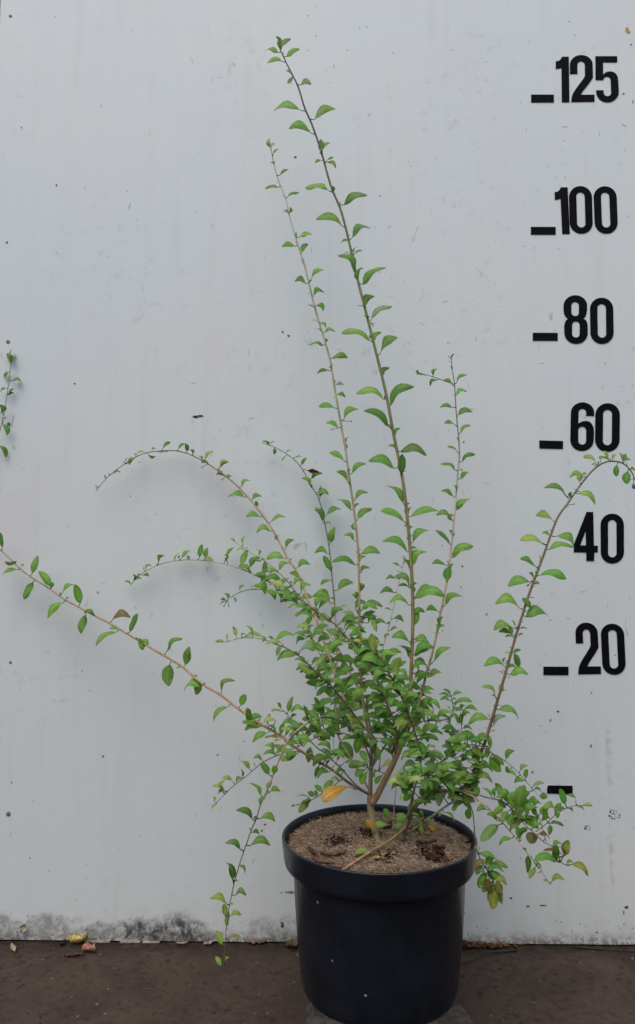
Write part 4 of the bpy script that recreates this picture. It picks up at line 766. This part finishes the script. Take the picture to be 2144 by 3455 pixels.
crumple('fallen_leaf', g('e', 412, 430), .026, .022, -.4, (0.42, 0.22, 0.17), 'pinkish brown leaf on the ground just below the yellow one', 3, curl=.5)
crumple('fallen_leaf', g('e', 345, 450), .032, .012, .2, (0.10, 0.045, 0.03), 'dark red brown flat leaf left of the pinkish leaf', 4, curl=.2)
crumple('fallen_leaf', g('e', 62, 420), .030, .009, -1.0, (0.40, 0.40, 0.30), 'narrow pale grey green leaf on the ground at far left', 5, curl=.4)
crumple('fallen_leaf', g('e', 292, 398), .018, .010, 1.4, (0.03, 0.02, 0.015), 'tiny black leaf scrap against the wall left of the yellow leaf', 6, curl=.7)
crumple('fallen_leaf', g('e', 970, 396), .020, .012, .5, (0.40, 0.34, 0.32), 'pale grey leaf bit beside the screw at the wall foot', 7, curl=.4)
crumple('fallen_leaf', g('e', 845, 392), .022, .008, .1, (0.34, 0.27, 0.25), 'flat greyish leaf sliver at wall foot left of the hanging stem', 71, curl=.2)
crumple('fallen_leaf', g('e', 1190, 392), .035, .014, .1, (0.22, 0.11, 0.06), 'rusty brown leaf at wall foot right of the hanging stem', 72, curl=.3)
crumple('fallen_leaf', g('e', 1370, 412), .034, .022, .2, (0.14, 0.085, 0.045), 'brown leaf at the wall foot touching the left side of the pot', 8, curl=.6)
crumple('fallen_leaf', g('e', 1398, 455), .026, .014, 1.3, (0.16, 0.17, 0.05), 'olive green leaf upright beside the left of the pot', 9, curl=.6)
c = P(*px('e', 115, 312), -.004); crumple('fallen_leaf', c, .016, .014, 1.2, (0.55, 0.52, 0.38), 'small cream leaf stuck on the lower wall at left', 10, up=Vector((0, -1, 0)), curl=.4)
c = P(1058, 1592, -.03); crumple('dead_leaf', c, .022, .009, -.15, (0.16, 0.09, 0.055), 'brown withered leaf caught on the dark arching stem mid wall', 12, up=Vector((0, -1, 0)), curl=.9)
rl = random.Random(9)
lc = [(0.20, 0.10, 0.05), (0.12, 0.06, 0.035), (0.05, 0.03, 0.02), (0.30, 0.17, 0.08), (0.09, 0.06, 0.04)]
for k in range(34):
    u = 1570 + abs(rl.gauss(0, 85)); v = 3187 + rl.uniform(0, 14) + (u - 1560) * .01
    if u > 1790: continue
    p = G(u, v); p.y = min(p.y, -.006)
    crumple('litter_leaf', p, rl.uniform(.010, .026), rl.uniform(.006, .014), rl.uniform(0, 3.1), rl.choice(lc), 'dry brown leaf scrap in the pile against the wall right of the pot', 100 + k, curl=rl.uniform(.3, 1.0), group='leaf litter right of the pot', cat='dry leaf')
def twig(name, pts, r, col, label, cat='twig'):
    mb = MB(); q = catmull(pts, 5); tube(mb, q, [r * (1 - .5 * i / len(q)) for i in range(len(q))], [col] * len(q), 7); return mb.build(name, M_BARK, None, label=label, category=cat)
up_ = Vector((0, 0, .003))
twig('twig', [g('g', 1030, 378) + up_, g('g', 960, 385) + up_, g('g', 895, 398) + up_ * 2, g('g', 845, 420) + up_, g('g', 800, 436) + up_], .0016, (0.035, 0.025, 0.02), 'dark bent twig on the ground right of the pot')
twig('twig', [g('g', 1260, 365) + up_, g('g', 1340, 372) + up_, g('g', 1430, 378) + up_, g('g', 1540, 384) + up_], .0014, (0.03, 0.022, 0.018), 'long thin dark twig along the wall foot at far right')
twig('twig', [g('g', 1065, 352) + up_, g('g', 1020, 352) + up_, g('g', 985, 350) + up_ * 3], .0012, (0.28, 0.16, 0.06), 'short orange brown twig on top of the litter pile')
def coirp(reg, x, y, h=.004):
    q = on_coir(*px(reg, x, y)); q.z = coir_z(q.x, q.y) + h; return q
twig('twig', [coirp('d', 1135, 458), coirp('d', 1190, 455), coirp('d', 1240, 458)], .0012, (0.30, 0.2, 0.13), 'short straw coloured twig lying on the mulch at right')
for k, (x, y, L, w, a, col, lab) in enumerate(((245, 490, .030, .008, -1.2, (0.10, 0.05, 0.035), 'dark brown curled bark strip on the mulch at left'), (400, 520, .036, .010, .15, (0.17, 0.09, 0.06), 'red brown flat leaf on the mulch left front'),
        (320, 545, .034, .006, -.5, (0.14, 0.075, 0.05), 'thin brown strip between the two leaves on the left mulch'), (430, 580, .022, .007, -.3, (0.15, 0.085, 0.05), 'small brown leaf by the front rim of the pot'),
        (1080, 430, .030, .007, .1, (0.13, 0.065, 0.04), 'brown strip above the clump right of the trunk'),
        (765, 500, .012, .010, 1.3, (0.45, 0.33, 0.12), 'tiny ochre leaf at the foot of the trunk'), (715, 550, .010, .008, .2, (0.40, 0.30, 0.13), 'tiny tan leaf scrap in front of the trunk'), (1090, 378, .012, .009, 1.4, (0.42, 0.30, 0.10), 'small ochre leaf behind the clump on the mulch'), (800, 345, .022, .014, .8, (0.08, 0.045, 0.03), 'dark brown leaf right beside the trunk'))):
    crumple('dry_leaf', coirp('d', x, y, .001), L, w, a, col, lab, 300 + k, curl=.7)
for k in range(30):
    q = coirp('d', 1145 + rl.gauss(0, 32), 520 + rl.gauss(0, 22), .001 + rl.uniform(0, .006))
    crumple('dry_scrap', q, rl.uniform(.007, .018), rl.uniform(.004, .009), rl.uniform(0, 3.1), rl.choice(((0.16, 0.06, 0.035), (0.07, 0.035, 0.026), (0.035, 0.02, 0.016), (0.10, 0.05, 0.035), (0.22, 0.10, 0.05))), 'dark red brown dry scrap in the crumbled clump on the mulch at right', 700 + k, curl=rl.uniform(.2, .9), group='dry scraps clumped in the pot', cat='dry leaf')
# clumps of dark soil around the trunk
mb = MB(); rc = random.Random(4)
for _ in range(900):
    hx = rc.choice(HOLES[:5] + HOLES[:1]); q = _h[(hx[0], hx[1])]; x, y = q.x + rc.gauss(0, hx[2] * .7), q.y + rc.gauss(0, hx[2] * .8); r = rc.uniform(.0006, .0022); c = Vector((x, y, coir_z(x, y) + r * .3))
    ico = [Vector(v) * r * rc.uniform(.7, 1.2) + c for v in ((1, 0, 0), (-1, 0, 0), (0, 1, 0), (0, -1, 0), (0, 0, 1), (0, 0, -1))]
    mb.add(ico, [(0, 2, 4), (2, 1, 4), (1, 3, 4), (3, 0, 4), (2, 0, 5), (1, 2, 5), (3, 1, 5), (0, 3, 5)])
mb.build('soil_crumbs', M_SOIL, coir, sm=False, kind='stuff')
# grit and pale specks on the ground
mb = MB()
for _ in range(110):
    p = G(rc.uniform(-200, 2350), rc.uniform(3195, 3455)); r = rc.uniform(.0006, .0022)
    vs = [p + Vector((v[0] * r * rc.uniform(.6, 1.5), v[1] * r * rc.uniform(.6, 1.5), (v[2] + .3) * r * .7)) for v in ((1, 0, 0), (-1, 0, 0), (0, 1, 0), (0, -1, 0), (0, 0, 1), (0, 0, -1))]
    cc = rc.choice(((0.14, 0.11, 0.09), (0.10, 0.075, 0.06), (0.012, 0.01, 0.01), (0.05, 0.025, 0.02), (0.26, 0.22, 0.2)))
    mb.add(vs, [(0, 2, 4), (2, 1, 4), (1, 3, 4), (3, 0, 4), (2, 0, 5), (1, 2, 5), (3, 1, 5), (0, 3, 5)], cc)
mb.build('grit', M_DRY, None, sm=False, kind='stuff', label='fine grit and crumbs scattered over the brown ground', category='grit')
